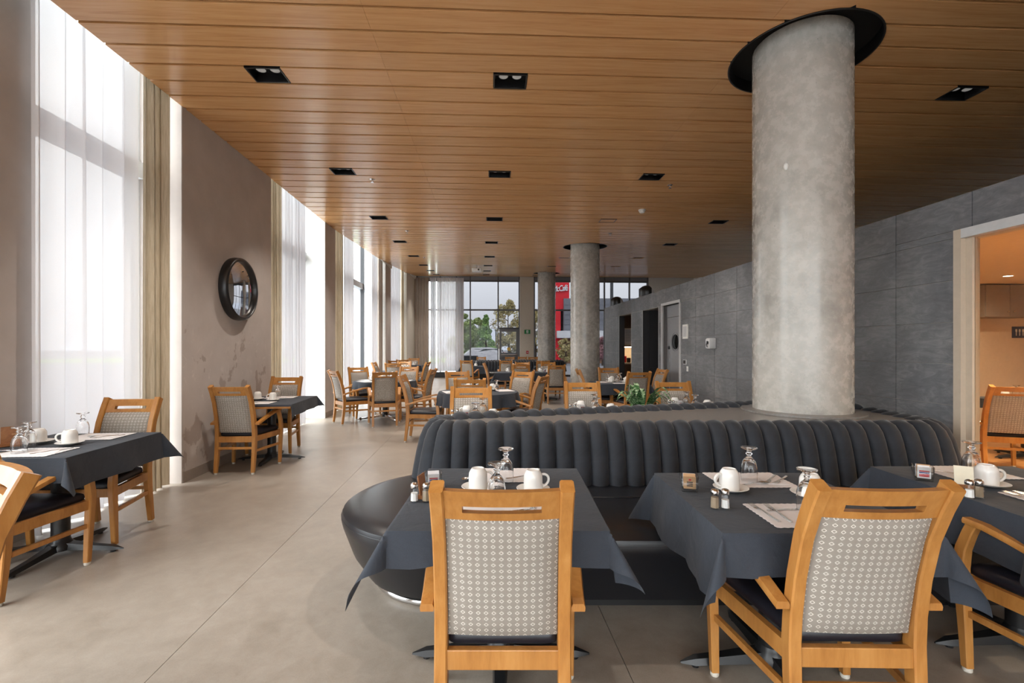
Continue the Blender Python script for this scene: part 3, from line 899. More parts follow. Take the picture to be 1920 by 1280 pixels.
# leaf as a plate with a round hole
mb = MB(); n = 28
oy0, oy1, oz0, oz1 = ya + .004, yb - .004, .01, 1.98
def onrect(a):
    c, s_ = cos(a), sin(a)
    ty = (oy1 - hy_) / c if c > 1e-9 else ((oy0 - hy_) / c if c < -1e-9 else 1e9)
    tz = (oz1 - hz) / s_ if s_ > 1e-9 else ((oz0 - hz) / s_ if s_ < -1e-9 else 1e9)
    q = min(ty, tz); return (hy_ + c * q, hz + s_ * q)
angs = sorted([2 * pi * i / n for i in range(n)] + [atan2(z - hz, y_ - hy_) % (2 * pi) for y_ in (oy0, oy1) for z in (oz0, oz1)])
vs = []; N = len(angs)
for a in angs:
    oy, oz = onrect(a)
    iy, iz = hy_ + hr * cos(a), hz + hr * sin(a)
    vs += [(xd, oy, oz), (xd, iy, iz), (xd + .045, iy, iz), (xd + .045, oy, oz)]
fs = []
for i in range(N):
    j = (i + 1) % N
    for q in range(4): fs.append((i * 4 + q, j * 4 + q, j * 4 + (q + 1) % 4, i * 4 + (q + 1) % 4))
mb.add(vs, fs).build('door_leaf', m['grey_paint'], d2)
MB().box(xd, xd + .045, oy0, oy1, 1.987, 2.215).build('transom_panel', m['grey_paint'], d2)
ringm = MB(); ringm.M = Matrix.Translation((xd - .006, hy_, hz)) @ Matrix.Rotation(pi / 2, 4, 'Y')
ringm.lathe([(hr + .03, 0), (hr + .03, .014), (hr + .02, .02), (hr - .002, .02), (hr - .002, 0)], 36).build('porthole_ring', m['alu_dark'], d2, smooth=40)
pg = MB(); pg.M = Matrix.Translation((xd + .02, hy_, hz)) @ Matrix.Rotation(pi / 2, 4, 'Y')
pg.lathe([(0, 0), (hr - .002, 0), (hr - .002, .005), (0, .005)], 36).build('porthole_pane', m['pane'], d2)
MB().box(xd - .004, xd + .0, yb - .16, yb - .1, .25, 1.35).build('push_plate', m['steel'], d2)
MB().box(xd - .03, xd, yb - .14, yb - .1, 1.36, 1.42, .004).build('closer_arm', m['black'], d2)

# small things on the tiled wall
def wz(py, px):
    Z = 3.65 / ((px - 960) / 860 + .0695); return EYE + (652 - py) * Z / 860
t = empty('notice_frame', rz=B); tag(t, 'white framed notice on grey tile wall beside porthole door', 'notice')
a, b = ry(1291), ry(1281.5); c, dd = wz(635, 1286), wz(608, 1286)
MB().box(XR - .02, XR - .001, a, b, c, dd, .004).build('frame', m['white_paint'], t)
MB().box(XR - .022, XR - .02, a + .03, b - .03, c + .035, dd - .035).build('sheet', m['lt_frame'], t)
t = empty('sanitizer_dispenser', rz=B); tag(t, 'clear wall dispenser box with leaflet on grey tiles', 'dispenser')
a, b = ry(1343), ry(1327); c, dd = wz(653.5, 1335), wz(634, 1335)
mid = a + (b - a) * .4
MB().box(XR - .11, XR - .001, a, mid, c, dd, .012).build('case', m['lt_frame'], t, smooth=40)
MB().box(XR - .114, XR - .11, a + .025, mid - .02, c + .07, dd - .05).build('front_window', m['black'], t)
MB().box(XR - .035, XR - .001, mid + .005, b, c + .01, dd - .01, .004).build('leaflet_holder', m['carwhite'], t)
MB().box(XR - .037, XR - .035, mid + .03, b - .03, c + .03, dd - .1).build('leaflet', m['blue'], t)
MB().tube([(XR - .118, (a + mid) / 2, c + .12), (XR - .13, (a + mid) / 2, c + .06), (XR - .12, (a + mid) / 2, c + .03)], .008, 8).build('lever', m['black'], t, smooth=60)
t = empty('thermostat', rz=B); tag(t, 'black thermostat panel on grey tile wall', 'thermostat')
a, b = ry(1288), ry(1282.5); c, dd = wz(683, 1285), wz(674, 1285)
MB().box(XR - .018, XR - .001, a, b, c, dd, .003).build('bezel', m['lt_frame'], t)
MB().box(XR - .02, XR - .018, a + .012, b - .012, c + .012, dd - .012).build('screen', m['black'], t)
t = empty('light_switch', rz=B); tag(t, 'white switch plate under the thermostat', 'switch')
a, b = ry(1291), ry(1288); c, dd = wz(696, 1289), wz(686.5, 1289)
MB().box(XR - .008, XR - .001, a, b, c, dd, .002).build('plate', m['white_paint'], t)
MB().box(XR - .014, XR - .008, a + .02, b - .02, c + .03, dd - .03).build('rocker', m['lt_frame'], t)
# two rounded devices standing on top of the tiled volume
for px, lab in ((1200, 'dark dome speaker on top of grey tile wall, nearer one'), (1146, 'dark dome speaker on top of grey tile wall, farther one')):
    yy = ry(px); t = empty('dome_speaker'); X, Y = RW(XR + .16, yy); t.location = (X, Y, WR); tag(t, lab, 'speaker', 'dome speakers on the tile volume')
    pr = [(.17, 0), (.17, .1), (.15, .18), (.1, .235), (.05, .255), (0, .26)]
    MB().lathe(pr, 24, cap0=True).build('shell', m['lt_frame'], t, smooth=60)
    mb = MB(); mb.M = Matrix.Rotation(radians(200), 4, 'Z')
    mb.grid([[(.178 * cos(aa) * (1 if r > .14 else r / .17), .178 * sin(aa) * (1 if r > .14 else r / .17), z + .002) for (r, z) in pr] for aa in [i * pi / 10 - pi / 2 for i in range(11)]])
    mb.build('grille', m['black'], t, smooth=60)

# ---- glazed dining room beside the tiled wall
gl = empty('window_11', rz=B); tag(gl, kind='structure')
yg = oG[1]
MB().box(XR - .012, XR + .145, yg - .055, yg, 0, 2.285).build('jamb', m['beige_frame'], gl)
MB().box(XR + .03, XR + .075, yg - .10, yg - .055, 0, 2.215).build('jamb', m['beige_frame'], gl)
MB().box(XR - .012, XR + .145, oG[0], yg - .055, 2.215, 2.285).build('head', m['lt_frame'], gl)
MB().box(XR + .05, XR + .056, 1.3, yg - .1, .05, 2.215).build('pane', m['pane_room'], gl)
MB().box(XR + .05, XR + .056, oG[0], 1.25, .05, 2.215).build('pane', m['pane_room'], gl)
MB().box(XR + .02, XR + .09, oG[0], yg - .1, 0.001, .05).build('sill', m['beige_frame'], gl)
gr = empty('wall_side_room', rz=B); tag(gr, kind='structure')
GY = 7.45
MB().box(XR + .14, 10.4, GY, GY + .1, 0, WR).build('end_wall', m['warm_wall'], gr)
MB().box(10.3, 10.4, -6.2, GY, 0, WR).build('side_wall', m['warm_wall'], gr)
MB().box(XR + .14, XR + .16, yg + .01, GY, 0, WR).build('inner_face', m['warm_wall'], gr)
MB().box(XR + .14, 10.4, -6.2, GY, 2.46, 2.54).build('soffit', m['warm_wall'], gr)
MB().box(XR + .14, 10.4, -1.7, -1.6, 0, WR).build('near_wall', m['warm_wall'], gr)
fs_ = MB().box(3.61, 10.4, -6.2, 8.0, -.012, 0.0).build('floor_sheet', m['warm_floor'], fl)
t = empty('hanging_cabinet', rz=B); tag(t, 'grey wall cabinet seen through the glass partition', 'cabinet')
def gx(px, y=GY): # room x at the end wall for a bearing
    r = (px - 960) / 860; return (r * cos(B) + sin(B)) / (cos(B) - r * sin(B)) * y
cx0, cx1 = gx(1806), gx(1893)
cz0, cz1 = 1.90, 2.44
MB().box(cx0, cx1, GY - .34, GY, cz0, cz1).build('body', m['cabinet'], t)
for i in range(2):
    a = cx0 + (cx1 - cx0) * i / 2; b = cx0 + (cx1 - cx0) * (i + 1) / 2
    dr = MB().box(a + .004, b - .004, GY - .36, GY - .34, cz0 + .01, cz1, .002).build('door', m['cabinet'], t)
    xk = b - .05 if i == 0 else a + .05
    kb = MB(); kb.M = Matrix.Translation((xk, GY - .36, cz0 + .09)) @ Matrix.Rotation(pi / 2, 4, 'X')
    kb.lathe([(.007, 0), (.007, .012), (.013, .016), (.013, .022), (0, .026)], 12).build('knob', m['chrome'], dr, smooth=50)
t = empty('cutlery_sign', rz=B); tag(t, 'navy sign with white cutlery shapes behind the glass', 'sign')
sx0, sx1 = gx(1897), gx(1897) + .28; sz = 1.66
MB().box(sx0, sx1, GY - .012, GY - .001, sz - .1, sz + .1).build('plate', m['navy'], t)
for i in range(3):
    u = sx0 + .07 + i * .065
    MB().box(u - .006, u + .006, GY - .015, GY - .012, sz - .06, sz + .01).build('utensil', m['white_paint'], t)
    MB().box(u - .015, u + .015, GY - .015, GY - .012, sz + .01, sz + .055).build('utensil', m['white_paint'], t)
MB().box(sx0 + .29, sx0 + .55, GY - .012, GY - .001, sz - .1, sz + .1).build('plate', m['white_paint'], t)
for i, (x, y) in enumerate(((gx(1890, 6.3), 6.3), (5.6, 4.2), (7.6, 3.2), (5.2, 2.0))):
    X, Y = RW(x, y)
    t = empty('round_downlight', (X, Y, 2.46)); tag(t, 'lit round downlight in the glazed room, %s' % ['near its end wall', 'above the visible chair', 'deep inside', 'near the partition'][i], 'ceiling light', 'glazed room downlights')
    MB().lathe([(.07, 0), (.07, -.006), (.055, -.008), (.055, .0)], 24).build('trim', m['white_paint'], t, smooth=40)
    MB().lathe([(.055, -.004), (0, -.004)], 24).build('lens', m['spot'], t)
    ld = bpy.data.lights.new('room_lamp', 'SPOT'); ld.energy = (60, 230, 230, 160)[i]; ld.spot_size = radians(165); ld.spot_blend = 1.0; ld.color = (1, .80, .56); ld.shadow_soft_size = .03
    lo = bpy.data.objects.new('room_lamp', ld); COL.objects.link(lo); lo.parent = t; lo.location = (0, 0, -.02)

# ---- round mirror on the stained pier
t = empty('round_mirror', rz=0); 
my = room_y(-3.46, 5.72); X, Y = RW(XL, my)
t.location = (X, Y, 2.115); t.rotation_euler = (0, 0, B); tag(t, 'round convex mirror in thick black frame on taupe wall', 'mirror')
Q = Matrix.Rotation(pi / 2, 4, 'Y')
mb = MB(); mb.M = Q
mb.lathe([(.385, .002), (.39, .03), (.385, .085), (.37, .1), (.352, .1), (.342, .088), (.34, .055)], 56).build('frame', m['black'], t, smooth=50)
mb = MB(); mb.M = Q
mb.lathe([(.342, .06), (.26, .068), (.18, .074), (.1, .078), (0, .079)], 56).build('convex_glass', m['mirror'], t, smooth=180)

# ---- outside
g = MB().add([(-260, -200, -.15), (260, -200, -.15), (260, 330, -.15), (-260, 330, -.15)], [(0, 1, 2, 3)]).build('ground', m['asphalt']); tag(g, kind='structure')
g = MB().add([(-60, 48, -.14), (2.5, 48, -.14), (2.5, 70, -.14), (-60, 70, -.14)], [(0, 1, 2, 3)]).build('ground_lawn', m['grass']); tag(g, kind='structure')
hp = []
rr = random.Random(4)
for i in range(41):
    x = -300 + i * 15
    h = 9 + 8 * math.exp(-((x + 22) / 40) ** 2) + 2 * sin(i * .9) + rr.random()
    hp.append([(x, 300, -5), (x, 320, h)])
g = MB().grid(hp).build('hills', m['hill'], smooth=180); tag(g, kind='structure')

def tree(name, x, y, h, rx, mat, label, seed, conic=False, n=7000, ls=.085, base=.22):
    rnd = random.Random(seed)
    t = empty(name, (x, y, -.14)); tag(t, label, 'tree', 'trees outside the end windows')
    tr = MB(); tr.tube([(0, 0, 0), (.05, 0, h * .3), (-.03, .03, h * .6), (0, 0, h * .92)], [.11, .09, .05, .015], 8)
    for i in range(7):
        a = rnd.random() * 6.28; z = h * (.28 + .08 * i); L = rx * .7
        tr.tube([(0, 0, z), (cos(a) * L * .5, sin(a) * L * .5, z + L * .35), (cos(a) * L, sin(a) * L, z + L * .6)], [.04, .025, .01], 5)
    tr.build('trunk', m['bark'], t, smooth=60)
    cr_ = MB()
    blobs = []
    for i in range(26):
        u = rnd.random(); z = base + (1 - base) * u
        prof = (1 - u) ** .8 if conic else sin(pi * min(1, max(.08, u * .9 + .12))) ** .6
        a = rnd.random() * 6.28; rr_ = rx * prof * (.35 + .5 * rnd.random())
        blobs.append((cos(a) * rr_, sin(a) * rr_, z * h, rx * (.2 + .22 * rnd.random()) * (prof * .6 + .4)))
    for i in range(n):
        bx, by, bz, br = rnd.choice(blobs)
        d = Vector((rnd.gauss(0, 1), rnd.gauss(0, 1), rnd.gauss(0, 1))).normalized() * br * (.6 + .4 * rnd.random())
        p = Vector((bx, by, bz)) + d
        u = Vector((rnd.gauss(0, 1), rnd.gauss(0, 1), rnd.gauss(0, .6))).normalized(); v = u.cross(Vector((rnd.gauss(0, 1), rnd.gauss(0, 1), rnd.gauss(0, 1)))).normalized()
        s = ls * (.6 + .8 * rnd.random())
        cr_.add([p - u * s, p + v * s * .55, p + u * s, p - v * s * .55], [(0, 1, 2, 3)])
    o = cr_.build('crown', mat, t, fix=False); o['kind'] = 'stuff'
    return t
def ox(px, Z): return (px - 960) / 860 * Z
tree('leafy_tree', ox(872, 38), 38, 4.2, 1.5, m['tree_a'], 'grey green tree seen at the edge of the far sheer', 1)
tree('leafy_tree', ox(897, 41), 41, 4.1, 1.3, m['tree_a'], 'olive green tree in the middle of the end window', 2)
tree('conical_tree', ox(911, 36), 36, 4.0, 1.05, m['tree_b'], 'bright green pointed tree left of the far door', 3, True)
tree('leafy_tree', ox(953, 42), 42, 5.8, 1.8, m['tree_c'], 'tall brownish autumn tree above the far door', 4)
tree('leafy_tree', ox(978, 54), 54, 4.8, 1.6, m['tree_c'], 'thin pale autumn tree beside the cream pier', 5, n=4500)
tree('leafy_tree', ox(1004, 46), 46, 5.2, 1.6, m['tree_c'], 'pale autumn tree left of the far column', 6)
tree('purple_bush', ox(928, 45), 45, 1.7, .9, m['tree_d'], 'low purple bush left of the far door', 7, base=.1)
tree('autumn_shrub', ox(1060, 41), 41, 2.3, .9, m['tree_c'], 'thin yellow shrub against the brown shop wall', 8, n=1800)
tree('autumn_shrub', ox(1130, 40), 40, 2.4, 1.0, m['tree_d'], 'purple shrub against the brown shop wall beyond middle column', 9, n=2200)

def car(x, y, rz, paint, label, name='parked_car'):
    t = empty(name, (x, y, -.15), rz); tag(t, label, 'car', 'parked cars outside')
    L, W = 2.2, .88
    prof = [(-L, .35), (-L, .8), (-L * .86, .95), (-L * .78, 1.42), (-L * .4, 1.58), (L * .12, 1.55), (L * .42, 1.02), (L * .92, .88), (L, .62), (L, .35)]
    b = MB(); b.loft([[(px, -W + (.1 if pz > 1.1 else 0), pz) for px, pz in prof], [(px, W - (.1 if pz > 1.1 else 0), pz) for px, pz in prof]]); b.build('body', paint, t, smooth=25)
    for s in (-1, 1):
        MB().prism([(-L * .7, 0), (-L * .66, .38), (L * .08, .38), (L * .3, 0)], -.01, .01).build('side_window', m['carglass'], t).matrix_local = Matrix.Translation((0, s * (W - .085), 1.08)) @ Matrix.Rotation(pi / 2, 4, 'X')
        for xx in (-L * .62, L * .62):
            wm = MB(); wm.M = Matrix.Translation((xx, s * (W - .1), .33)) @ Matrix.Rotation(pi / 2, 4, 'X')
            wm.lathe([(0, -.1), (.2, -.1), (.33, -.09), (.33, .09), (.2, .1), (0, .1)], 20).build('wheel', m['tyre'], t, smooth=40)
        MB().box(-L - .02, -L + .06, s * W * .75 - .12, s * W * .75 + .12, .78, 1.2).build('tail_light', m['red'], t)
    MB().box(-L * .84, -L * .76, -W * .75, W * .75, 1.02, 1.4).build('rear_window', m['carglass'], t)
car(ox(893, 33), 33, radians(190), m['carwhite'], 'white parked car with red tail lights outside')
car(ox(878, 52), 52, radians(175), m['carwhite'], 'second white car parked behind the first')
car(ox(915, 50), 50.0, radians(90), m['carred'], 'low red car roof just above the far bench')
o = MB().box(ox(860, 27.5), ox(896, 27.5), 27.4, 27.6, -.14, .92).build('planter_wall', m['alu_dark']); tag(o, 'dark low planter wall outside the end window', 'planter')
# lamp posts outside
def lamp_post(px, Z, h, label):
    t = empty('street_lamp', (ox(px, Z), Z, -.15)); tag(t, label, 'street lamp')
    MB().tube([(0, 0, 0), (0, 0, h)], [.09, .07], 10).build('pole', m['alu_dark'], t, smooth=40)
    MB().box(-.1, .75, -.13, .13, h, h + .12, .02).build('lamp_head', m['alu_dark'], t)
lamp_post(1161, 34, 4.85, 'dark car park lamp seen above the tiled wall')
t = empty('flag_pole', (ox(1147, 31), 31, -.15)); tag(t, 'plain dark pole left of the car park lamp', 'pole')
MB().tube([(0, 0, 0), (0, 0, 8)], .11, 10).build('shaft', m['alu_dark'], t, smooth=40)
MB().lathe([(.2, 0), (.2, .12), (.1, .16)], 14).build('base_plate', m['alu_dark'], t)
lamp_post(930, 45, 3.2, 'small lamp post between trees left of far door')

# restaurant building across the car park
ZB = 46.0
def bx(px): return ox(px, ZB)
def bz(py): return EYE + (652 - py) * ZB / 860
bd = empty('restaurant_building', (0, 0, 0)); tag(bd, 'red and grey restaurant building across the car park', 'building')
MB().box(bx(1036), bx(1066), ZB - .6, ZB + 3, bz(580), bz(503)).build('red_tower', m['bred'], bd)
MB().box(bx(1036), bx(1050), ZB - .6, ZB + 3, -.15, bz(580)).build('red_pilaster', m['bred'], bd)
MB().box(bx(1034), bx(1068), ZB - .7, ZB + 3.1, bz(519), bz(505)).build('cornice_band', m['bmaroon'], bd)
for i in range(3): MB().box(bx(1038 + i * 11), bx(1043 + i * 11), ZB - .74, ZB - .7, bz(517.5), bz(507)).build('cornice_tile', m['byellow'], bd)
MB().box(bx(1055), bx(1226), ZB - .9, ZB + 9, bz(621), bz(561)).build('grey_block', m['bgrey'], bd)
for i in range(6): MB().box(bx(1056), bx(1225), ZB - .94, ZB - .9, bz(618 - i * 9.0), bz(610.0 - i * 9.0)).build('clapboard', m['bgrey'], bd)
MB().box(bx(1042), bx(1226), ZB - 1.6, ZB + .4, bz(634), bz(621)).build('canopy', m['bwhite'], bd)
MB().box(bx(1050), bx(1226), ZB - .2, ZB + .2, -.15, bz(634)).build('ground_floor_wall', m['bbrown'], bd)
for i in range(8): MB().box(bx(1057), bx(1225), ZB - .24, ZB - .2, bz(676 - i * 5.0), bz(671.7 - i * 5.0)).build('clapboard', m['bbrown'], bd)
cu = bpy.data.curves.new('sign_letters', 'FONT'); cu.body = 'McCafé'; cu.size = .8; cu.extrude = .05; cu.shear = .25; cu.offset = .014; cu.space_character = .86; cu.align_x = 'RIGHT'
tmp = bpy.data.objects.new('sign_letters_source', cu); COL.objects.link(tmp)
bpy.context.view_layer.update()
tm = bpy.data.meshes.new_from_object(tmp.evaluated_get(bpy.context.evaluated_depsgraph_get()))
bpy.data.objects.remove(tmp)
tm.materials.clear(); tm.materials.append(m['bwhite'])
tx = link('sign_letters', tm, bd, (bx(1063), ZB - .72, bz(546))); tx.rotation_euler = (pi / 2, radians(-5), 0); tx.scale = (.68, 1, 1)

# ================================================================== furniture
# ---- wooden armchair (origin at floor centre, faces +y)
def rect_sweep(mb, pts, hw, hd):
    # pts: (x, y, z); cross section in x (hw) and along the in-plane normal (hd)
    rings = []
    N = len(pts)
    P = [Vector(p) for p in pts]
    for i in range(N):
        t = (P[min(i + 1, N - 1)] - P[max(i - 1, 0)]).normalized()
        nrm = Vector((1, 0, 0)).cross(t).normalized() if abs(t.x) < .9 else Vector((0, 0, 1))
        sx = Vector((1, 0, 0))
        w = hw[i] if isinstance(hw, (list, tuple)) else hw
        d_ = hd[i] if isinstance(hd, (list, tuple)) else hd
        c = .22
        ring = []
        for (a, b) in ((-1, -1 + c), (-1 + c, -1), (1 - c, -1), (1, -1 + c), (1, 1 - c), (1 - c, 1), (-1 + c, 1), (-1, 1 - c)):
            ring.append(P[i] + sx * a * w + nrm * b * d_)
        rings.append(ring)
    mb.loft(rings)

POST = [(-.245, .018), (-.228, .15), (-.212, .30), (-.206, .42), (-.212, .52), (-.232, .65), (-.266, .79), (-.31, .90), (-.346, .975)]
def post_y(z):
    for (ya, za), (yb, zb) in zip(POST, POST[1:]):
        if z <= zb: return ya + (yb - ya) * (z - za) / (zb - za)
    return POST[-1][0]
def plate(mb, xs, zs, yf, thick, hole=None, bulge=None):
    # a curved upright plate; cells inside hole are left open
    nx, nz = len(xs), len(zs)
    def solid(i, j): return 0 <= i < nx - 1 and 0 <= j < nz - 1 and not (hole and hole(i, j))
    vs = []
    for j in range(nz):
        for i in range(nx):
            y = yf(xs[i], zs[j]); b0, b1 = bulge(i, j) if bulge else (0, 0)
            vs.append((xs[i], y - thick / 2 - b0, zs[j])); vs.append((xs[i], y + thick / 2 + b1, zs[j]))
    ix = lambda i, j, k: (j * nx + i) * 2 + k
    fs = []
    for j in range(nz - 1):
        for i in range(nx - 1):
            if not solid(i, j): continue
            fs.append((ix(i, j, 0), ix(i + 1, j, 0), ix(i + 1, j + 1, 0), ix(i, j + 1, 0)))
            fs.append((ix(i, j, 1), ix(i, j + 1, 1), ix(i + 1, j + 1, 1), ix(i + 1, j, 1)))
            for (di, dj, a, b) in ((-1, 0, (i, j), (i, j + 1)), (1, 0, (i + 1, j + 1), (i + 1, j)), (0, -1, (i + 1, j), (i, j)), (0, 1, (i, j + 1), (i + 1, j + 1))):
                if not solid(i + di, j + dj):
                    fs.append((ix(*a, 0), ix(*a, 1), ix(*b, 1), ix(*b, 0)))
    mb.add(vs, fs)

def make_chair():
    t = empty('dining_chair')
    tag(t, 'x', 'chair', 'wooden dining armchairs')
    W = m['chair_wood']
    def glide(leg, x, y):
        MB().lathe([(.015, 0), (.018, .004), (.018, .014), (.014, .02)], 12, (x, y, 0), cap0=True, cap1=True).build('glide', m['glide'], leg, smooth=40)
    for s in (-1, 1):
        mb = MB()
        pts = [(s * (.200 - .006 * max(0, z - .4) / .565), y, z) for y, z in POST]
        rect_sweep(mb, pts, [.018, .02, .021, .021, .021, .021, .021, .021, .021], [.018, .021, .025, .027, .026, .025, .025, .026, .027])
        leg = mb.build('rear_leg', W, t, smooth=35); glide(leg, s * .2, -.245)
        mb = MB()
        pts = [(s * .272, .222, .018), (s * .273, .232, .2), (s * .275, .243, .38), (s * .275, .246, .44), (s * .273, .238, .52), (s * .27, .212, .60), (s * .268, .196, .638)]
        rect_sweep(mb, pts, [.016, .018, .02, .02, .019, .018, .017], [.016, .02, .024, .025, .024, .022, .021])
        leg = mb.build('front_leg', W, t, smooth=35); glide(leg, s * .272, .222)
        mb = MB()
        pa = [(s * .243, -.235, .552), (s * .246, -.16, .572), (s * .253, -.06, .602), (s * .261, .05, .630), (s * .266, .14, .647), (s * .267, .225, .648)]
        rings = []
        for i, p in enumerate(pa):
            hw_ = [.021, .022, .024, .027, .029, .026][i]; th = .012
            px_, py_, pz_ = p
            rings.append([(px_ - hw_, py_, pz_ - th), (px_ + hw_, py_, pz_ - th), (px_ + hw_ + .002, py_, pz_), (px_ + hw_ - .003, py_, pz_ + th), (px_ - hw_ + .003, py_, pz_ + th), (px_ - hw_ - .002, py_, pz_)])
        mb.loft(rings); mb.build('armrest', W, t, smooth=35)
        mb = MB()
        a0 = Vector((s * .2055, -.19, 0)); a1 = Vector((s * .272, .235, 0)); n_ = Vector((s, -.15 * s * s, 0)).normalized() * .012
        mb.add([(a0 - n_)[:2] + (.352,), (a1 - n_)[:2] + (.352,), (a1 + n_)[:2] + (.352,), (a0 + n_)[:2] + (.352,), (a0 - n_)[:2] + (.412,), (a1 - n_)[:2] + (.412,), (a1 + n_)[:2] + (.412,), (a0 + n_)[:2] + (.412,)],
               [(3, 2, 1, 0), (4, 5, 6, 7), (0, 1, 5, 4), (1, 2, 6, 5), (2, 3, 7, 6), (3, 0, 4, 7)])
        mb.build('side_rail', W, t)
        mb = MB(); n_ *= .75
        mb.add([(a0 - n_)[:2] + (.235,), (a1 - n_)[:2] + (.235,), (a1 + n_)[:2] + (.235,), (a0 + n_)[:2] + (.235,), (a0 - n_)[:2] + (.262,), (a1 - n_)[:2] + (.262,), (a1 + n_)[:2] + (.262,), (a0 + n_)[:2] + (.262,)],
               [(3, 2, 1, 0), (4, 5, 6, 7), (0, 1, 5, 4), (1, 2, 6, 5), (2, 3, 7, 6), (3, 0, 4, 7)])
        mb.build('stretcher', W, t)
    MB().box(-.184, .184, -.226, -.2, .345, .41, .003).build('rear_rail', W, t)
    MB().box(-.256, .256, .228, .252, .352, .412, .003).build('front_rail', W, t)
    MB().box(-.182, .182, -.231, -.213, .268, .294, .002).build('stretcher', W, t)
    # top rail with the hand slot
    mb = MB()
    xs = [-.176, -.16, -.14, -.119, -.105, -.08, -.05, -.02, .02, .05, .08, .105, .119, .14, .16, .176]
    zs = [.868, .878, .892, .915, .936, .966]
    bow = lambda x: -.022 * (1 - (x / .186) ** 2)
    plate(mb, xs, zs, lambda x, z: post_y(z) + bow(x), .03, hole=lambda i, j: j == 2 and 3 <= i <= 11)
    mb.build('top_rail', W, t, smooth=35)
    # upholstered back
    mb = MB()
    n = 13
    xs = [-.178 + .356 * i / (n - 1) for i in range(n)]; xs[1] = -.172; xs[-2] = .172
    zs = [.452 + (.868 - .452) * j / 14 for j in range(15)]; zs[1] = .46; zs[-2] = .862
    def bulge(i, j):
        u = (xs[i] / .178); v = (zs[j] - .66) / .208
        e = max(0, 1 - u ** 8) * max(0, 1 - v ** 8)
        e = e ** .5
        return (-.012 + .020 * e + .004 * e * (1 - v * v), -.004 + .018 * e + .012 * e * (1 - u * u))
    zs2 = zs
    plate(mb, xs, zs2, lambda x, z: post_y(z) + bow(x) * (.45 + .55 * (z - .45) / .42), .024, bulge=bulge)
    mb.build('back_pad', m['weave'], t, smooth=60)
    # seat cushion
    mb = MB()
    outl = []
    for (x, y) in ((-.19, -.2), (.19, -.2), (.26, .25), (-.26, .25)): outl.append((x, y))
    def outline(inset, z):
        pts = []
        q = [(-.183, -.196), (.183, -.196), (.252, .25), (-.252, .25)]
        q = [(x - math.copysign(inset, x), y - math.copysign(inset, y)) for x, y in q]
        r = .035
        for k in range(4):
            p0, p1, p2 = Vector(q[k - 1]), Vector(q[k]), Vector(q[(k + 1) % 4])
            a = p1 + (p0 - p1).normalized() * r; b = p1 + (p2 - p1).normalized() * r
            for tt in (0, .25, .5, .75, 1):
                p = a * (1 - tt) ** 2 + p1 * 2 * tt * (1 - tt) + b * tt * tt
                pts.append((p.x, p.y, z))
        return pts
    mb.loft([outline(.012, .405), outline(.002, .413), outline(0, .43), outline(.004, .448), outline(.018, .459), outline(.06, .467), outline(.12, .470)])
    mb.build('seat', m['seat'], t, smooth=50)
    return t

proto_chair = make_chair()
used = [False]
def chair(x, y, f, label):
    rz = head(*f)
    if not used[0]:
        used[0] = True; o = proto_chair
        o.location = (x, y, 0); o.rotation_euler = (0, 0, rz); o['label'] = label
        return o
    return dup(proto_chair, (x, y, 0), rz, label)

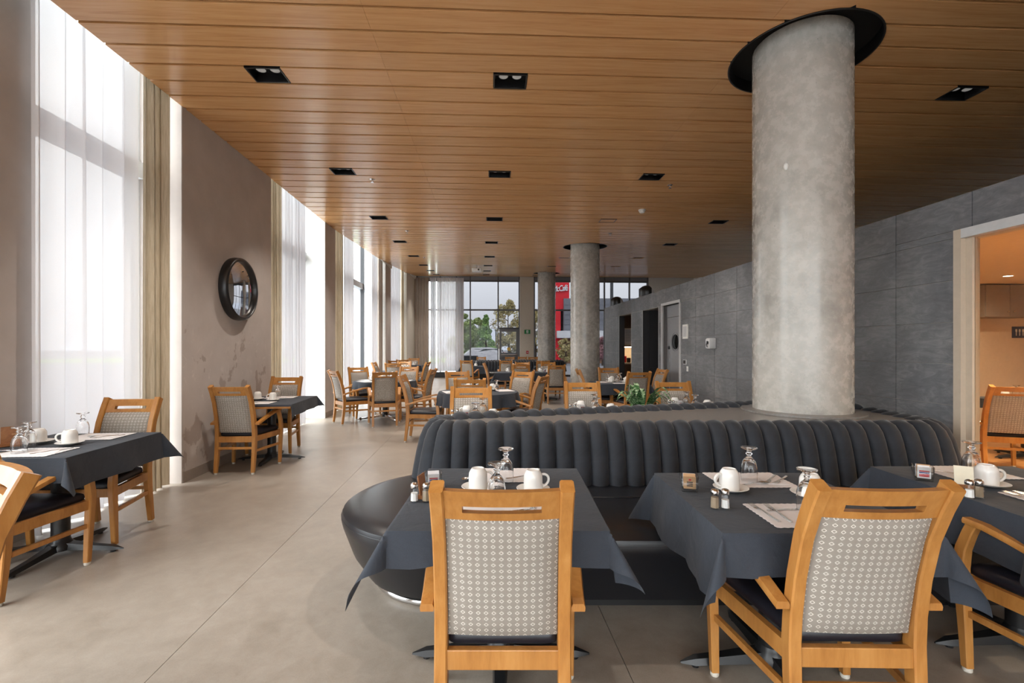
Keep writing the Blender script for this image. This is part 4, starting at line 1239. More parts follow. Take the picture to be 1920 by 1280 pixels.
CH = [
 (-.03, 1.705, (0, 1), 'armchair seen square from behind, front and centre'),
 (1.125, 1.715, (.02, 1), 'large front armchair from behind, second from the camera centre'),
 (2.225, 1.745, (0, 1), 'armchair cut off at the right edge with its front leg showing'),
 (-2.97, 2.69, (-.07, 1), 'armchair tucked under the near left table, cropped by picture edge'),
 (-3.06, 3.40, (.08, -1), 'armchair against the near sheer curtain facing the camera'),
 (-1.92, 1.30, (-.5, -.87), 'pale armchair back poking in at the left picture edge'),
 (-3.05, 5.27, (-.03, 1), 'armchair seen from behind below the round mirror'),
 (-3.17, 6.17, (.06, -1), 'armchair facing camera behind the small mirror wall table'),
 (-2.99, 8.52, (.74, .67), 'armchair left of the first round table, pale back in profile'),
 (-2.29, 8.25, (-.285, .958), 'armchair seen from behind at the first round table'),
 (-3.08, 9.5, (.6, -.8), 'armchair by the sheer on far side of first round table'),
 (-1.87, 9.0, (-.99, .1), 'armchair on the aisle side of first round table'),
 (-2.30, 9.8, (-.1, -1), 'sunlit armchair facing camera across first round table'),
 (-1.33, 6.95, (1, .03), 'armchair standing in the aisle left of middle round table'),
 (-.40, 4.46, (.08, -1), 'armchair facing camera right behind the bench, leftmost of three'),
 (-.55, 6.42, (.03, 1), 'armchair seen from behind at the middle round table'),
 (-.84, 7.70, (.35, -.94), 'dark backed armchair on far left of middle round table'),
 (.03, 7.70, (-.5, -.87), 'pale armchair on far right side of middle round table'),
 (.15, 6.85, (-.93, .37), 'armchair right of the middle round table seen from its side'),
 (.84, 5.17, (0, -1), 'armchair facing camera right behind the bench, middle of three'),
 (1.95, 5.23, (0, -1), 'armchair facing camera behind the bench, beside the plant'),
 (2.13, 8.18, (-.15, .99), 'armchair seen from behind beside the grey tile wall'),
 (2.0, 9.18, (0, -1), 'armchair facing camera just right of the middle column'),
 (1.60, 8.8, (1, 0), 'armchair in profile in front of the middle column base'),
 (2.57, 8.8, (-1, -.12), 'pale armchair in profile against the grey tiles near the porthole door'),
 (-3.2, 12.65, (.02, 1), 'armchair seen from behind at the second round table'),
 (-2.78, 13.4, (-1, .1), 'armchair on the aisle side of second round table'),
 (-3.62, 13.12, (1, .02), 'narrow profile armchair between second round table and window'),
 (-3.27, 13.62, (0, -1), 'pale armchair facing camera across second round table'),
 (-3.80, 15.3, (.1, 1), 'dark armchair against the far wall pier'),
 (-3.84, 16.45, (.05, 1), 'armchair from behind at the far corner table'),
 (-3.9, 17.95, (0, -1), 'pale armchair facing camera at the far corner table'),
 (.23, 11.8, (0, 1), 'armchair seen from behind at left end of long far table'),
 (1.08, 11.42, (0, 1), 'armchair seen from behind in full height left of middle column'),
 (-.42, 12.4, (1, 0), 'armchair in profile at the left end of long far table'),
 (.3, 12.85, (0, -1), 'armchair facing camera across the long far table, left one'),
 (1.05, 12.95, (0, -1), 'armchair facing camera across the long far table, right one'),
 (-1.45, 15.5, (.2, 1), 'pale backed armchair before the left end of far bench'),
 (-.2, 15.4, (0, 1), 'armchair before the middle of the far bench'),
 (1.0, 15.1, (0, 1), 'armchair before the right part of the far bench'),
 (-1.4, 20.55, (0, -1), 'armchair top showing behind the far bench, leftmost'),
 (-.1, 20.5, (0, -1), 'armchair top showing behind the far bench, below the far door'),
 (.42, 20.9, (-.2, -1), 'armchair top at the far glass, highest of the row'),
 (.95, 20.45, (0, -1), 'armchair top showing behind the far bench near the cream pier'),
 (2.75, 14.4, (-1, 0), 'armchair glimpsed between middle column and tile wall end'),
]
for x, y, f, lab in CH: chair(x, y, f, lab)
# chairs inside the glazed room
chair(5.5, 5.22, (.35, .93), 'armchair seen through the glass partition, nearest the pane')


# ---- tables
TZ = .735
def make_base_black(parent, r=.36, chrome=False):
    mm = m['chrome'] if chrome else m['black']
    MB().tube([(0, 0, .06), (0, 0, TZ - .05)], .05, 24).build('post', m['black'], parent, smooth=40)
    MB().lathe([(.075, .03), (.075, .06), (.055, .085), (.05, .1)], 24, cap0=True).build('hub', m['black'], parent, smooth=40)
    MB().box(-.2, .2, -.2, .2, TZ - .055, TZ - .045).build('top_plate', m['black'], parent)
    for k in range(4):
        a = pi / 2 * k
        mb = MB(); mb.M = Matrix.Rotation(a, 4, 'Z')
        mb.loft([[(.05, -.034, .03), (.05, .034, .03), (.05, .028, .075), (.05, -.028, .075)], [(r * .6, -.028, .022), (r * .6, .028, .022), (r * .6, .02, .052), (r * .6, -.02, .052)],
                 [(r * .93, -.026, .016), (r * .93, .026, .016), (r * .93, .016, .04), (r * .93, -.016, .04)], [(r * 1.1, -.004, .014), (r * 1.1, .004, .014), (r * 1.1, .003, .02), (r * 1.1, -.003, .02)]])
        ft = mb.build('foot', mm, parent, smooth=30)
        g = MB(); g.M = Matrix.Rotation(a, 4, 'Z')
        if chrome:
            g.M = g.M @ Matrix.Translation((r * .98, 0, .026)) @ Matrix.Rotation(pi / 2, 4, 'X')
            g.lathe([(0, -.012), (.02, -.012), (.026, -.008), (.026, .008), (.02, .012), (0, .012)], 16).build('caster', m['black'], ft, smooth=40)
        else:
            g.lathe([(.016, 0), (.016, .018)], 12, (r * .92, 0, 0), cap0=True, cap1=True).build('glide', m['black'], ft)
def square_table(x, y, hx, hy, rz, label):
    t = empty('square_table', (x, y, 0), rz); tag(t, label, 'table', 'cloth covered square tables')
    MB().box(-hx, hx, -hy, hy, TZ - .045, TZ - .006, .004).build('table_top', m['chair_wood'], t)
    make_base_black(t); return t
def round_table(x, y, r, label):
    t = empty('round_table', (x, y, 0), radians(38)); tag(t, label, 'table', 'cloth covered round tables')
    MB().lathe([(r, TZ - .045), (r, TZ - .008), (r - .004, TZ - .006)], 48, cap0=True, cap1=True).build('table_top', m['chair_wood'], t, smooth=40)
    make_base_black(t, .5, True); return t

def axis(lo, h0, h1, hi, n):
    a = [lo + (h0 - lo) * i / n for i in range(n)] + [h0 - .001, h0 + .006]
    k = 9
    a += [h0 + (h1 - h0) * i / k for i in range(1, k)]
    a += [h1 - .006, h1 + .001] + [h1 + (hi - h1) * (i + 1) / n for i in range(n)]
    return a
def cloth_rect(x, y, hx, hy, rz, ov, label, seed=1, corner=.46, fl=.10):
    l, r, nr, fr = ov
    rnd = random.Random(seed)
    us = axis(-hx - l, -hx, hx, hx + r, 16); vs_ = axis(-hy - nr, -hy, hy, hy + fr, 16)
    p1, p2 = rnd.random() * 6, rnd.random() * 6
    pts = []
    for v in vs_:
        row = []
        for u in us:
            du = u - hx if u > hx else (u + hx if u < -hx else 0)
            dv = v - hy if v > hy else (v + hy if v < -hy else 0)
            bx_, by_ = max(-hx, min(hx, u)), max(-hy, min(hy, v))
            z = TZ
            if du == 0 and dv == 0:
                z += .0015 * sin(u * 9 + p1) * sin(v * 7 + p2)
                row.append((u, v, z)); continue
            if dv == 0 or du == 0:
                d_ = abs(du) + abs(dv); q = v if dv == 0 else u
                edge = 1 - (abs(q) / (hy if dv == 0 else hx)) ** 4
                o = .004 + .10 * d_ + .10 * d_ * max(0, edge) * sin(q * 14 + p1) + .05 * d_ * edge * sin(q * 31 + p2)
                if du < 0 and fl > .1:
                    o = .004 + fl * d_; row.append((bx_ - o, by_, z - d_ * sqrt(1 - fl * fl))); continue
                if du: row.append((bx_ + math.copysign(o, du), by_, z - .99 * d_))
                else: row.append((bx_, by_ + math.copysign(o, dv), z - .99 * d_))
                continue
            rr = sqrt(du * du + dv * dv); th = atan2(abs(dv), abs(du))
            sp = .10 + corner * sin(2 * th) ** 1.3
            if du < 0 and fl > .1: sp = max(sp, fl + (.1 - fl) * (th / (pi / 2)) ** 2)
            o = .004 + rr * sp
            row.append((bx_ + math.copysign(o * cos(th), du), by_ + math.copysign(o * sin(th), dv), z - rr * sqrt(1 - sp * sp) * .99))
        pts.append(row)
    o = MB().grid(pts).build('tablecloth', m['cloth'], smooth=60, loc=(x, y, 0), rz=rz, fix=False)
    tag(o, label, 'tablecloth', 'slate tablecloths'); return o
def cloth_round(x, y, r, ov, label, seed=1):
    rnd = random.Random(seed); n = 96; rows_ = []
    ph = rnd.random() * 6; k1 = rnd.choice((11, 13, 15))
    for q in [0.02, .3, .6, .85, .97, 1.0]:
        rows_.append([(r * q * cos(2 * pi * i / n), r * q * sin(2 * pi * i / n), TZ) for i in range(n + 1)])
    for j in range(1, 7):
        d_ = ov * j / 6
        row = []
        for i in range(n + 1):
            a = 2 * pi * (i % n) / n
            o = .004 + d_ * (.12 + .16 * sin(k1 * a + ph) + .08 * sin((k1 * 2 + 1) * a))
            row.append(((r + o) * cos(a), (r + o) * sin(a), TZ - d_ * .98))
        rows_.append(row)
    o = MB().grid(rows_).build('round_tablecloth', m['cloth'], smooth=60, loc=(x, y, 0), fix=False)
    tag(o, label, 'tablecloth', 'slate tablecloths'); return o

TB = {}   # key -> (x, y, rz, phrase)
def sq(key, x, y, hx, hy, rz, ov, phrase, seed, corner=.46, fl=.10):
    square_table(x, y, hx, hy, rz, 'pedestal table under slate cloth, ' + phrase)
    cloth_rect(x, y, hx, hy, rz, ov, 'dark slate tablecloth on table ' + phrase, seed, corner, fl)
    TB[key] = (x, y, rz, phrase)
def rd(key, x, y, r, ov, phrase, seed):
    round_table(x, y, r, 'round pedestal table under slate cloth, ' + phrase)
    cloth_round(x, y, r, ov, 'dark round tablecloth on table ' + phrase, seed)
    TB[key] = (x, y, 0.0, phrase)
sq('T1', -.05, 2.055, .395, .42, 0, (.26, .19, .13, .16), 'beside the round bench end', 1, .5, .5)
sq('T2', 1.13, 2.0, .385, .385, 0, (.25, .25, .15, .2), 'in the middle of the front bench', 2, .38)
sq('T3', 2.36, 2.13, .385, .39, 0, (.22, .18, .16, .16), 'at the right picture edge', 3)
sq('T4', -3.05, 3.10, .37, .415, radians(5), (.10, .20, .15, .20), 'at the left picture edge', 4, .45)
sq('T5', -2.985, 5.70, .39, .50, radians(7), (.02, .14, .02, .14), 'below the round mirror', 5, .5)
rd('R1', -2.52, 9.1, .60, .14, 'nearest the narrow wall pier', 6)
rd('R3', -.5, 6.85, .59, .19, 'in the middle of the room', 7)
sq('R4', 2.02, 8.68, .45, .42, radians(4), (.2, .2, .2, .2), 'between middle column and tiled wall', 8)
rd('R2', -3.2, 13.13, .48, .15, 'second along the windows', 9)
sq('T6', -3.75, 17.2, .38, .38, radians(4), (.22, .22, .22, .22), 'in the far curtain corner', 10)
sq('R5', -.02, 12.3, .42, .4, 0, (.2, .01, .2, .2), 'left half of the long far table', 11)
sq('R6', .86, 12.3, .42, .4, 0, (.01, .17, .2, .2), 'right half of the long far table', 12)
sq('F1', -1.38, 16.4, .42, .4, 0, (.25, .25, .25, .25), 'before the left of far bench', 13)
sq('F2', -.05, 16.35, .42, .4, 0, (.25, .25, .25, .25), 'before the middle of far bench', 14)
sq('F3', 1.22, 16.25, .42, .4, 0, (.25, .25, .25, .25), 'before the right of far bench', 15)
BA = radians(16)
sq('B1', -.30, 4.22, .36, .34, BA, (.16, .16, .16, .16), 'behind bench, at its left end', 16)
sq('B2', .84, 4.62, .36, .34, BA, (.16, .16, .16, .16), 'behind bench, at its middle', 17)
sq('B3', 1.92, 4.93, .36, .34, BA, (.16, .16, .16, .16), 'behind bench, beside the thick column', 18)
sq('F4', -.2, 20.05, .9, .3, 0, (.2, .2, .2, .2), 'behind the far bench', 19)
sq('G1', 6.45, 5.75, .4, .4, 0, (.12, .12, .12, .12), 'inside the glazed room', 20)

# ---- channelled banquette island wrapped round a column
LEANF = .17
PROF = [(1.0, .43, 12), (.88, .55, 14), (.75, .66, 16), (.60, .76, 22), (.44, .828, 38), (.24, .868, 62), (.0, .884, 88), (-.18, .872, 125), (-.25, .835, 160)]
def roll_mesh(lean, wt, wb_, bul=.046, zs=.925):
    mb = MB(); pts = []
    for f, z, ph in PROF:
        z = .43 + (z - .43) * zs
        off = lean * f if f > 0 else f * .3
        k = max(0, f); w_ = wt + (wb_ - wt) * k
        row = []
        for s in range(11):
            u = s / 10
            b = bul * (sin(pi * u) ** .5) - .012
            row.append(((u - .5) * w_ * 1.01, off + b * cos(radians(ph)), z + b * sin(radians(ph)) * .8))
        pts.append(row)
    mb.grid(pts, flip=True)
    return mb.mesh('roll', m['velvet'], 180)
def banquette(ox_, oy_, label):
    t = empty('channel_back_banquette', (ox_, oy_, 0)); tag(t, label, 'banquette', 'channel back banquettes')
    cx, cy = -2.455, -3.898      # local = built about the column
    def P(x, y): return (x + cx, y + cy)
    mf = roll_mesh(LEANF, .1195, .1195)
    def place(me, x, y, nx_, ny_):
        # mesh +y is outward
        o = link('roll', me, t, (x + cx, y + cy, 0), atan2(ny_, nx_) - pi / 2)
        return o
    n = 28; x0, x1 = -.42, 2.93; w_ = (x1 - x0) / n
    for i in range(n): place(mf, x0 + (i + .5) * w_, 3.25, 0, -1)
    c = (-.42, 3.39); r = .14
    k = 6; a0, a1 = 270, 106
    for i in range(k):
        a = radians(a0 + (a1 - a0) * (i + .5) / k); st = abs(a1 - a0) / k
        f = (i + .5) / k
        lean = .17 * (1 - f) + .12 * f
        me = roll_mesh(lean, 2 * r * sin(radians(st / 2)) * 1.05 + .008, 2 * (r + lean) * sin(radians(st / 2)) * 1.06)
        place(me, c[0] + r * cos(a), c[1] + r * sin(a), cos(a), sin(a))
    nr = (-sin(BA), cos(BA)); tr = (cos(BA), sin(BA))
    sx, sy = c[0] + r * nr[0], c[1] + r * nr[1]
    mr = roll_mesh(.26, .1195, .1195, zs=.965)
    L1 = 2.87; q = 24
    for i in range(q):
        d_ = L1 * (i + .5) / q; place(mr, sx + tr[0] * d_, sy + tr[1] * d_, *nr)
    ex, ey = sx + tr[0] * L1, sy + tr[1] * L1
    fx_, fy_ = 3.12, 4.10
    L2 = sqrt((fx_ - ex) ** 2 + (fy_ - ey) ** 2); t2 = ((fx_ - ex) / L2, (fy_ - ey) / L2); n2 = (-t2[1], t2[0])
    q = 7
    mr2 = roll_mesh(.16, L2 / q, L2 / q, zs=.965)
    for i in range(q):
        d_ = L2 * (i + .5) / q; place(mr2, ex + t2[0] * d_, ey + t2[1] * d_, *n2)
    # right end
    c2 = (2.93, 3.40); 
    for i, a in enumerate((285, 315, 345)):
        lean = (.17, .16, .15)[i]
        me = roll_mesh(lean, .075, 2 * (.13 + lean) * sin(radians(15)) * 1.06)
        place(me, c2[0] + .13 * cos(radians(a)), c2[1] + .13 * sin(radians(a)), cos(radians(a)), sin(radians(a)))
    me = roll_mesh(.16, .12, .12)
    for i in range(5): place(me, 3.06 + .012 * i, 3.46 + .125 * i, 1, 0)
    # ledge and core
    arc = [(c[0] + (r - .03) * cos(radians(a)), c[1] + (r - .03) * sin(radians(a))) for a in range(270, 105, -20)]
    top = [(2.98, 3.30)] + [(-.42, 3.30)] + arc + [(ex - nr[0] * .03, ey - nr[1] * .03), (fx_, fy_ - .03), (3.05, 3.5)]
    loc = [P(*p) for p in top][::-1]
    MB().prism(loc, .822, .846).build('ledge', m['ledge'], t)
    MB().prism(loc, .02, .82).build('core', m['void'], t)
    # front seat and its round end
    D = [(.02, .40), (.02, .455), (.2, .466), (.52, .464), (.585, .455), (.622, .435), (.632, .405), (.622, .36), (.565, .20), (.485, .07), (.40, .055)]
    path = [(3.02, 2.88, -90)] + [(2.0, 2.88, -90), (1.0, 2.88, -90), (-.40, 2.88, -90)]
    rings = []
    for (x, y, a) in path:
        rings.append([(x + cx + cos(radians(a)) * d_, y + cy + sin(radians(a)) * d_, z) for d_, z in D])
    for a in range(-98, -276, -8):
        rings.append([(-.40 + cx + cos(radians(a)) * d_, 2.88 + cy + sin(radians(a)) * d_, z) for d_, z in D])
    mb = MB(); mb.loft(rings, True); seat = mb.build('seat', m['vinyl'], t, smooth=40)
    MB().box(-.62 + cx, 3.0 + cx, 2.84 + cy, 3.22 + cy, .36, .4635, .004).build('seat_infill', m['vinyl'], t)
    sp = [(.6335, .412), (.641, .406), (.6335, .40)]
    rr_ = []
    pp = [(3.02 + cx, 2.88 + cy, -90), (-.40 + cx, 2.88 + cy, -90)] + [(-.40 + cx, 2.88 + cy, a) for a in range(-98, -276, -8)]
    mb = MB(); mb.tube([(x + cos(radians(a)) * .627, y + sin(radians(a)) * .627, .412) for x, y, a in pp], .005, 6); mb.build('piping', m['vinyl'], seat, smooth=60)
    # plinth and chrome ring
    pl = [P(3.0, 2.9), P(3.0, 2.47), P(-.40, 2.47)] + [P(-.40 + .41 * cos(radians(a)), 2.88 + .41 * sin(radians(a))) for a in range(-100, -271, -10)]
    MB().prism(pl[::-1], 0.0, .06).build('plinth', m['black'], t)
    MB().tube([(-.40 + cx + .425 * cos(radians(a)), 2.88 + cy + .425 * sin(radians(a)), .022) for a in range(-86, -262, -6)], .02, 10).build('kick_ring', m['chrome'], t, smooth=60)
    # rear seat
    rings = []
    D2 = [(.16, .40), (.16, .455), (.3, .464), (.42, .462), (.47, .44), (.48, .40), (.44, .2), (.4, .06)]
    for s_ in (.5, 1.4, 2.2, 2.8):
        rings.append([(sx + tr[0] * s_ + nr[0] * d_ + cx, sy + tr[1] * s_ + nr[1] * d_ + cy, z) for d_, z in D2])
    MB().loft(rings).build('rear_seat', m['vinyl'], t, smooth=40)
    mb = MB()
    q_ = [(sx + tr[0] * a + nr[0] * b + cx, sy + tr[1] * a + nr[1] * b + cy) for a, b in ((.6, .1), (2.75, .1), (2.75, .38), (.6, .38))]
    mb.prism(q_, 0, .06).build('plinth', m['black'], t)
    return t
banquette(COLS[0][0], COLS[0][1], 'slate velvet channel back bench with round end wrapped round thick column')
banquette(COLS[2][0], COLS[2][1] + .15, 'far slate channel back bench below the end windows')

# ================================================================== tableware
def proto(o): return o
# inverted mug
def make_mug():
    t = empty('coffee_mug'); tag(t, 'x', 'mug', 'upturned white mugs')
    out = [(.0425, 0), (.043, .004), (.0425, .03), (.042, .06), (.0405, .072), (.035, .083), (.031, .088), (.029, .092), (.026, .0925), (.0245, .0885), (0, .0875)]
    mb = MB(); mb.lathe(out, 28); mb.lathe([(.0425, 0), (.0385, .0), (.038, .06), (.034, .078), (0, .082)], 28); mb.build('cup', m['ceramic'], t, smooth=40)
    path = []
    for i in range(17):
        a = radians(112 - 14 * i); path.append((.043 + .028 * max(-.2, cos(a)) + .004 * sin(a), 0, .043 + .027 * sin(a)))
    MB().tube(path, .0058, 10, up=(0, 1, 0)).build('handle', m['ceramic'], t, smooth=60)
    return t
def make_saucer():
    mb = MB(); mb.lathe([(0, .004), (.036, .004), (.044, .005), (.06, .011), (.074, .018), (.0755, .0195), (.074, .0205), (.058, .014), (.044, .0085), (.028, .0075), (0, .0075)], 36)
    o = mb.build('saucer', m['ceramic'], smooth=50); tag(o, 'x', 'saucer', 'white saucers'); return o
def make_goblet():
    t = empty('water_goblet'); tag(t, 'x', 'goblet', 'upturned glass goblets')
    outer = [(.036, 0), (.0375, .02), (.0385, .045), (.037, .07), (.031, .092), (.021, .108), (.0125, .116), (.0095, .122), (.0105, .127), (.0155, .131), (.0125, .136), (.0095, .141), (.011, .147), (.022, .153), (.036, .157), (.038, .160), (.0365, .163), (.02, .163), (0, .1625)]
    inner = [(0, .104), (.012, .1025), (.022, .095), (.0295, .082), (.0345, .064), (.036, .045), (.0352, .02), (.0342, 0)]
    mb = MB(); mb.lathe(inner + outer, 32)
    mb.build('glass', m['glass'], t, smooth=60)
    return t
def make_shaker(kind):
    t = empty('%s_shaker' % kind); tag(t, 'x', 'shaker', 'salt and pepper shakers')
    def hexa(r, z, n=8): return [(r * cos(2 * pi * (i + .5) / n), r * sin(2 * pi * (i + .5) / n), z) for i in range(n)]
    mb = MB(); mb.loft([hexa(.0185, 0), hexa(.0195, .003), hexa(.017, .045), hexa(.0145, .056), hexa(.0135, .06)])
    mb.build('glass_body', m['thin_glass'], t)
    MB().loft([hexa(.0158, .004), hexa(.0145, .036 if kind == 'salt' else .046)]).build('contents', m['salt'] if kind == 'salt' else m['pepper'], t)
    MB().lathe([(.0155, .057), (.0165, .060), (.0165, .069), (.014, .0755), (.008, .079), (0, .0795)], 20, cap0=True).build('cap', m['steel'], t, smooth=50)
    return t
def make_sugar(kind):
    t = empty('sugar_packet_holder'); tag(t, 'x', 'sugar holder', 'glass sugar packet holders')
    def sqr(h, z): 
        c = h * .82
        return [(-h, -c, z), (-c, -h, z), (c, -h, z), (h, -c, z), (h, c, z), (c, h, z), (-c, h, z), (-h, c, z)]
    mb = MB()
    mb.loft([sqr(.033, 0), sqr(.035, .004), sqr(.039, .07)], cap=False); mb.loft([sqr(.0365, .07), sqr(.0325, .012)], cap=False)
    o_, i_ = sqr(.039, .07), sqr(.0365, .07)
    mb.add(o_ + i_, [(k, (k + 1) % 8, 8 + (k + 1) % 8, 8 + k) for k in range(8)])
    mb.add(sqr(.033, 0), [tuple(range(7, -1, -1))]); mb.add(sqr(.0325, .012), [tuple(range(8))])
    mb.build('glass_holder', m['thin_glass'], t, smooth=30)
    specs = [('paper', -.022), ('paper', -.013), ('kraft', -.003), ('kraft', .007), ('paper', .017)]
    if kind == 'white': specs = [(a if a == 'paper' else 'paper', b) for a, b in specs]
    if kind == 'brown': specs = [('kraft' if i in (0, 1) else a, b) for i, (a, b) in enumerate(specs)]
    for i, (mm, yy) in enumerate(specs):
        w_ = .0255 - (.003 if i % 2 else 0)
        tilt = (.06, -.04, .03, -.05, .04)[i]
        M_ = Matrix.Translation((0, yy, .013)) @ Matrix.Rotation(tilt, 4, 'X')
        mb = MB(); mb.M = M_
        mb.loft([[(-w_, -.0008, 0), (w_, -.0008, 0), (w_, .0008, 0), (-w_, .0008, 0)], [(-w_, -.0026, .026), (w_, -.0026, .026), (w_, .0026, .026), (-w_, .0026, .026)], [(-w_, -.0006, .056 + .004 * (i % 3)), (w_, -.0006, .056 + .004 * (i % 3)), (w_, .0006, .056 + .004 * (i % 3)), (-w_, .0006, .056 + .004 * (i % 3))]])
        pk = mb.build('sugar_packet', m[mm], t)
        if mm == 'paper':
            for z0, z1, cc_ in ((.008, .022, 'red'), (.024, .031, 'blue'), (.033, .038, 'red')):
                mb = MB(); mb.M = M_; mb.box(-w_ * .75, w_ * .75, -.0036, -.0030, z0, z1); mb.build('print', m[cc_], pk)
        else:
            mb = MB(); mb.M = M_; mb.box(-.005, .005, -.0036, -.003, .038, .046); mb.build('print', m['red'], pk)
            for q in range(3):
                mb = MB(); mb.M = M_; mb.box(-w_ * .5, w_ * .5, -.0036, -.003, .012 + q * .008, .017 + q * .008); mb.build('print', m['dark_print'], pk)
    return t
def make_placemat():
    pts = []
    hw_, hd_ = .175, .125; n1, n2 = 28, 20
    per = [(-hw_ + 2 * hw_ * i / n1, -hd_, 0, -1) for i in range(n1)] + [(hw_, -hd_ + 2 * hd_ * i / n2, 1, 0) for i in range(n2)] + [(hw_ - 2 * hw_ * i / n1, hd_, 0, 1) for i in range(n1)] + [(-hw_, hd_ - 2 * hd_ * i / n2, -1, 0) for i in range(n2)]
    for i, (x, y, nx_, ny_) in enumerate(per):
        b = .0035 if i % 2 else -.0005
        pts.append((x + nx_ * b, y + ny_ * b))
    o = MB().prism(pts, 0, .0012).build('placemat', m['paper']); tag(o, 'x', 'placemat', 'white paper placemats'); return o
def make_napkin():
    o = MB()
    for k in range(3): o.box(-.05 - .002 * k, .05 - .003 * k, -.085, .085 - .004 * k, .0009 * k, .0009 * (k + 1))
    o = o.build('paper_napkin', m['paper']); tag(o, 'x', 'napkin', 'folded paper napkins'); return o
def make_fork():
    mb = MB()
    def st(path):
        rings = [[(-w_, y, z), (w_, y, z), (w_ * .8, y, z + t_), (-w_ * .8, y, z + t_)] for y, z, w_, t_ in path]
        mb.loft(rings)
    st([(-.095, .002, .006, .002), (-.05, .002, .005, .0022), (0, .006, .003, .0025), (.03, .007, .003, .0025), (.04, .005, .008, .002), (.055, .003, .011, .0016)])
    for k in range(4):
        x = -.0093 + .0062 * k
        mb.loft([[(x - .0017, .054, .003), (x + .0017, .054, .003), (x + .0017, .054, .0046), (x - .0017, .054, .0046)], [(x - .0008, .1, .007), (x + .0008, .1, .007), (x + .0008, .1, .0083), (x - .0008, .1, .0083)]])
    o = mb.build('fork', m['steel'], smooth=40); tag(o, 'x', 'fork', 'steel forks'); return o
def make_knife():
    mb = MB()
    mb.loft([[(-.006, -.11, .001), (.006, -.11, .001), (.006, -.11, .004), (-.006, -.11, .004)], [(-.005, -.02, .001), (.005, -.02, .001), (.005, -.02, .0045), (-.005, -.02, .0045)], [(-.008, 0, .001), (.008, 0, .001), (.007, 0, .0025), (-.007, 0, .0025)], [(-.009, .07, .001), (.009, .07, .001), (.008, .07, .002), (-.008, .07, .002)], [(-.008, .105, .001), (-.002, .105, .001), (-.002, .105, .0018), (-.008, .105, .0018)]])
    o = mb.build('table_knife', m['steel'], smooth=40); tag(o, 'x', 'knife', 'steel table knives'); return o
def make_spoon():
    mb = MB()
    rings = [[(-w_, y, z), (w_, y, z), (w_ * .8, y, z + t_), (-w_ * .8, y, z + t_)] for y, z, w_, t_ in ((-.085, .002, .006, .002), (-.04, .002, .0045, .0022), (.01, .006, .003, .0025), (.045, .008, .004, .002))]
    mb.loft(rings)
    rows_ = []
    for j in range(9):
        u = -1 + 2 * j / 8; y = .067 + .026 * u; hw_ = .0165 * sqrt(max(0.0004, 1 - u * u))
        rows_.append([(hw_ * (-1 + 2 * i / 6), y, .0085 - .006 * (1 - u * u) * (1 - (-1 + 2 * i / 6) ** 2)) for i in range(7)])
    mb.grid(rows_)
    o = mb.build('spoon', m['steel'], smooth=60, fix=False); tag(o, 'x', 'spoon', 'steel spoons'); return o
PR = dict(mug=make_mug(), saucer=make_saucer(), goblet=make_goblet(), salt=make_shaker('salt'), pepper=make_shaker('pepper'), sugar_m=make_sugar('mixed'), sugar_w=make_sugar('white'), sugar_b=make_sugar('brown'),
          mat=make_placemat(), napkin=make_napkin(), fork=make_fork(), knife=make_knife(), spoon=make_spoon())
PU = {k: False for k in PR}
CT = TZ + .0035
def put(kind, x, y, rz, label, z=0.0):
    if not PU[kind]:
        PU[kind] = True; o = PR[kind]
    else: o = copy_tree(PR[kind])
    o.location = (x, y, CT + z); o.rotation_euler = (0, 0, rz); o['label'] = label
    return o
MZ = .0014
def lw(s): return ' '.join(s.split())
# near tables, piece by piece
def setting_full(p, who, tb, dx, dy, rz, kinds):
    # p: table-relative items [(kind, x, y, rz, extra)]
    for kind, x, y, a, ex in kinds:
        z = MZ if kind in ('fork', 'knife', 'spoon', 'napkin') else 0
        if kind == 'mug': z = .0078
        nm = dict(mug='upturned white mug', saucer='white saucer', goblet='upturned glass goblet', salt='salt shaker', pepper='pepper shaker', sugar_m='sugar packet holder', sugar_w='red and white packet holder', sugar_b='brown packet holder', mat='white paper placemat', napkin='folded paper napkin', fork='steel fork', knife='table knife', spoon='steel spoon')[kind]
        put(kind, x, y, a, lw('%s %s, table %s' % (nm, ex, TB[tb][3])), z)
setting_full(None, '', 'T1', 0, 0, 0, [
    ('mat', -.03, 2.335, 0, 'by the bench'), ('goblet', -.03, 2.21, 0, 'by the bench'), ('mug', -.155, 2.09, radians(20), 'left of goblets'), ('saucer', -.155, 2.09, 0, 'under left mug'),
    ('mug', .095, 2.06, radians(10), 'right of goblets'), ('saucer', .095, 2.06, 0, 'under right mug'), ('goblet', -.065, 1.93, 0, 'behind chair top'), ('sugar_w', -.365, 2.13, radians(12), 'at left corner'),
    ('salt', -.412, 1.935, .2, 'at left edge'), ('pepper', -.362, 1.935, .5, 'beside the salt'), ('mat', -.03, 1.80, 0, 'behind chair back'), ('spoon', -.20, 2.30, radians(155), 'left on far placemat'), ('fork', .06, 2.29, radians(-75), 'right on far placemat'), ('knife', -.02, 1.80, radians(-70), 'on near placemat'), ('fork', .09, 1.80, radians(8), 'on near placemat')])
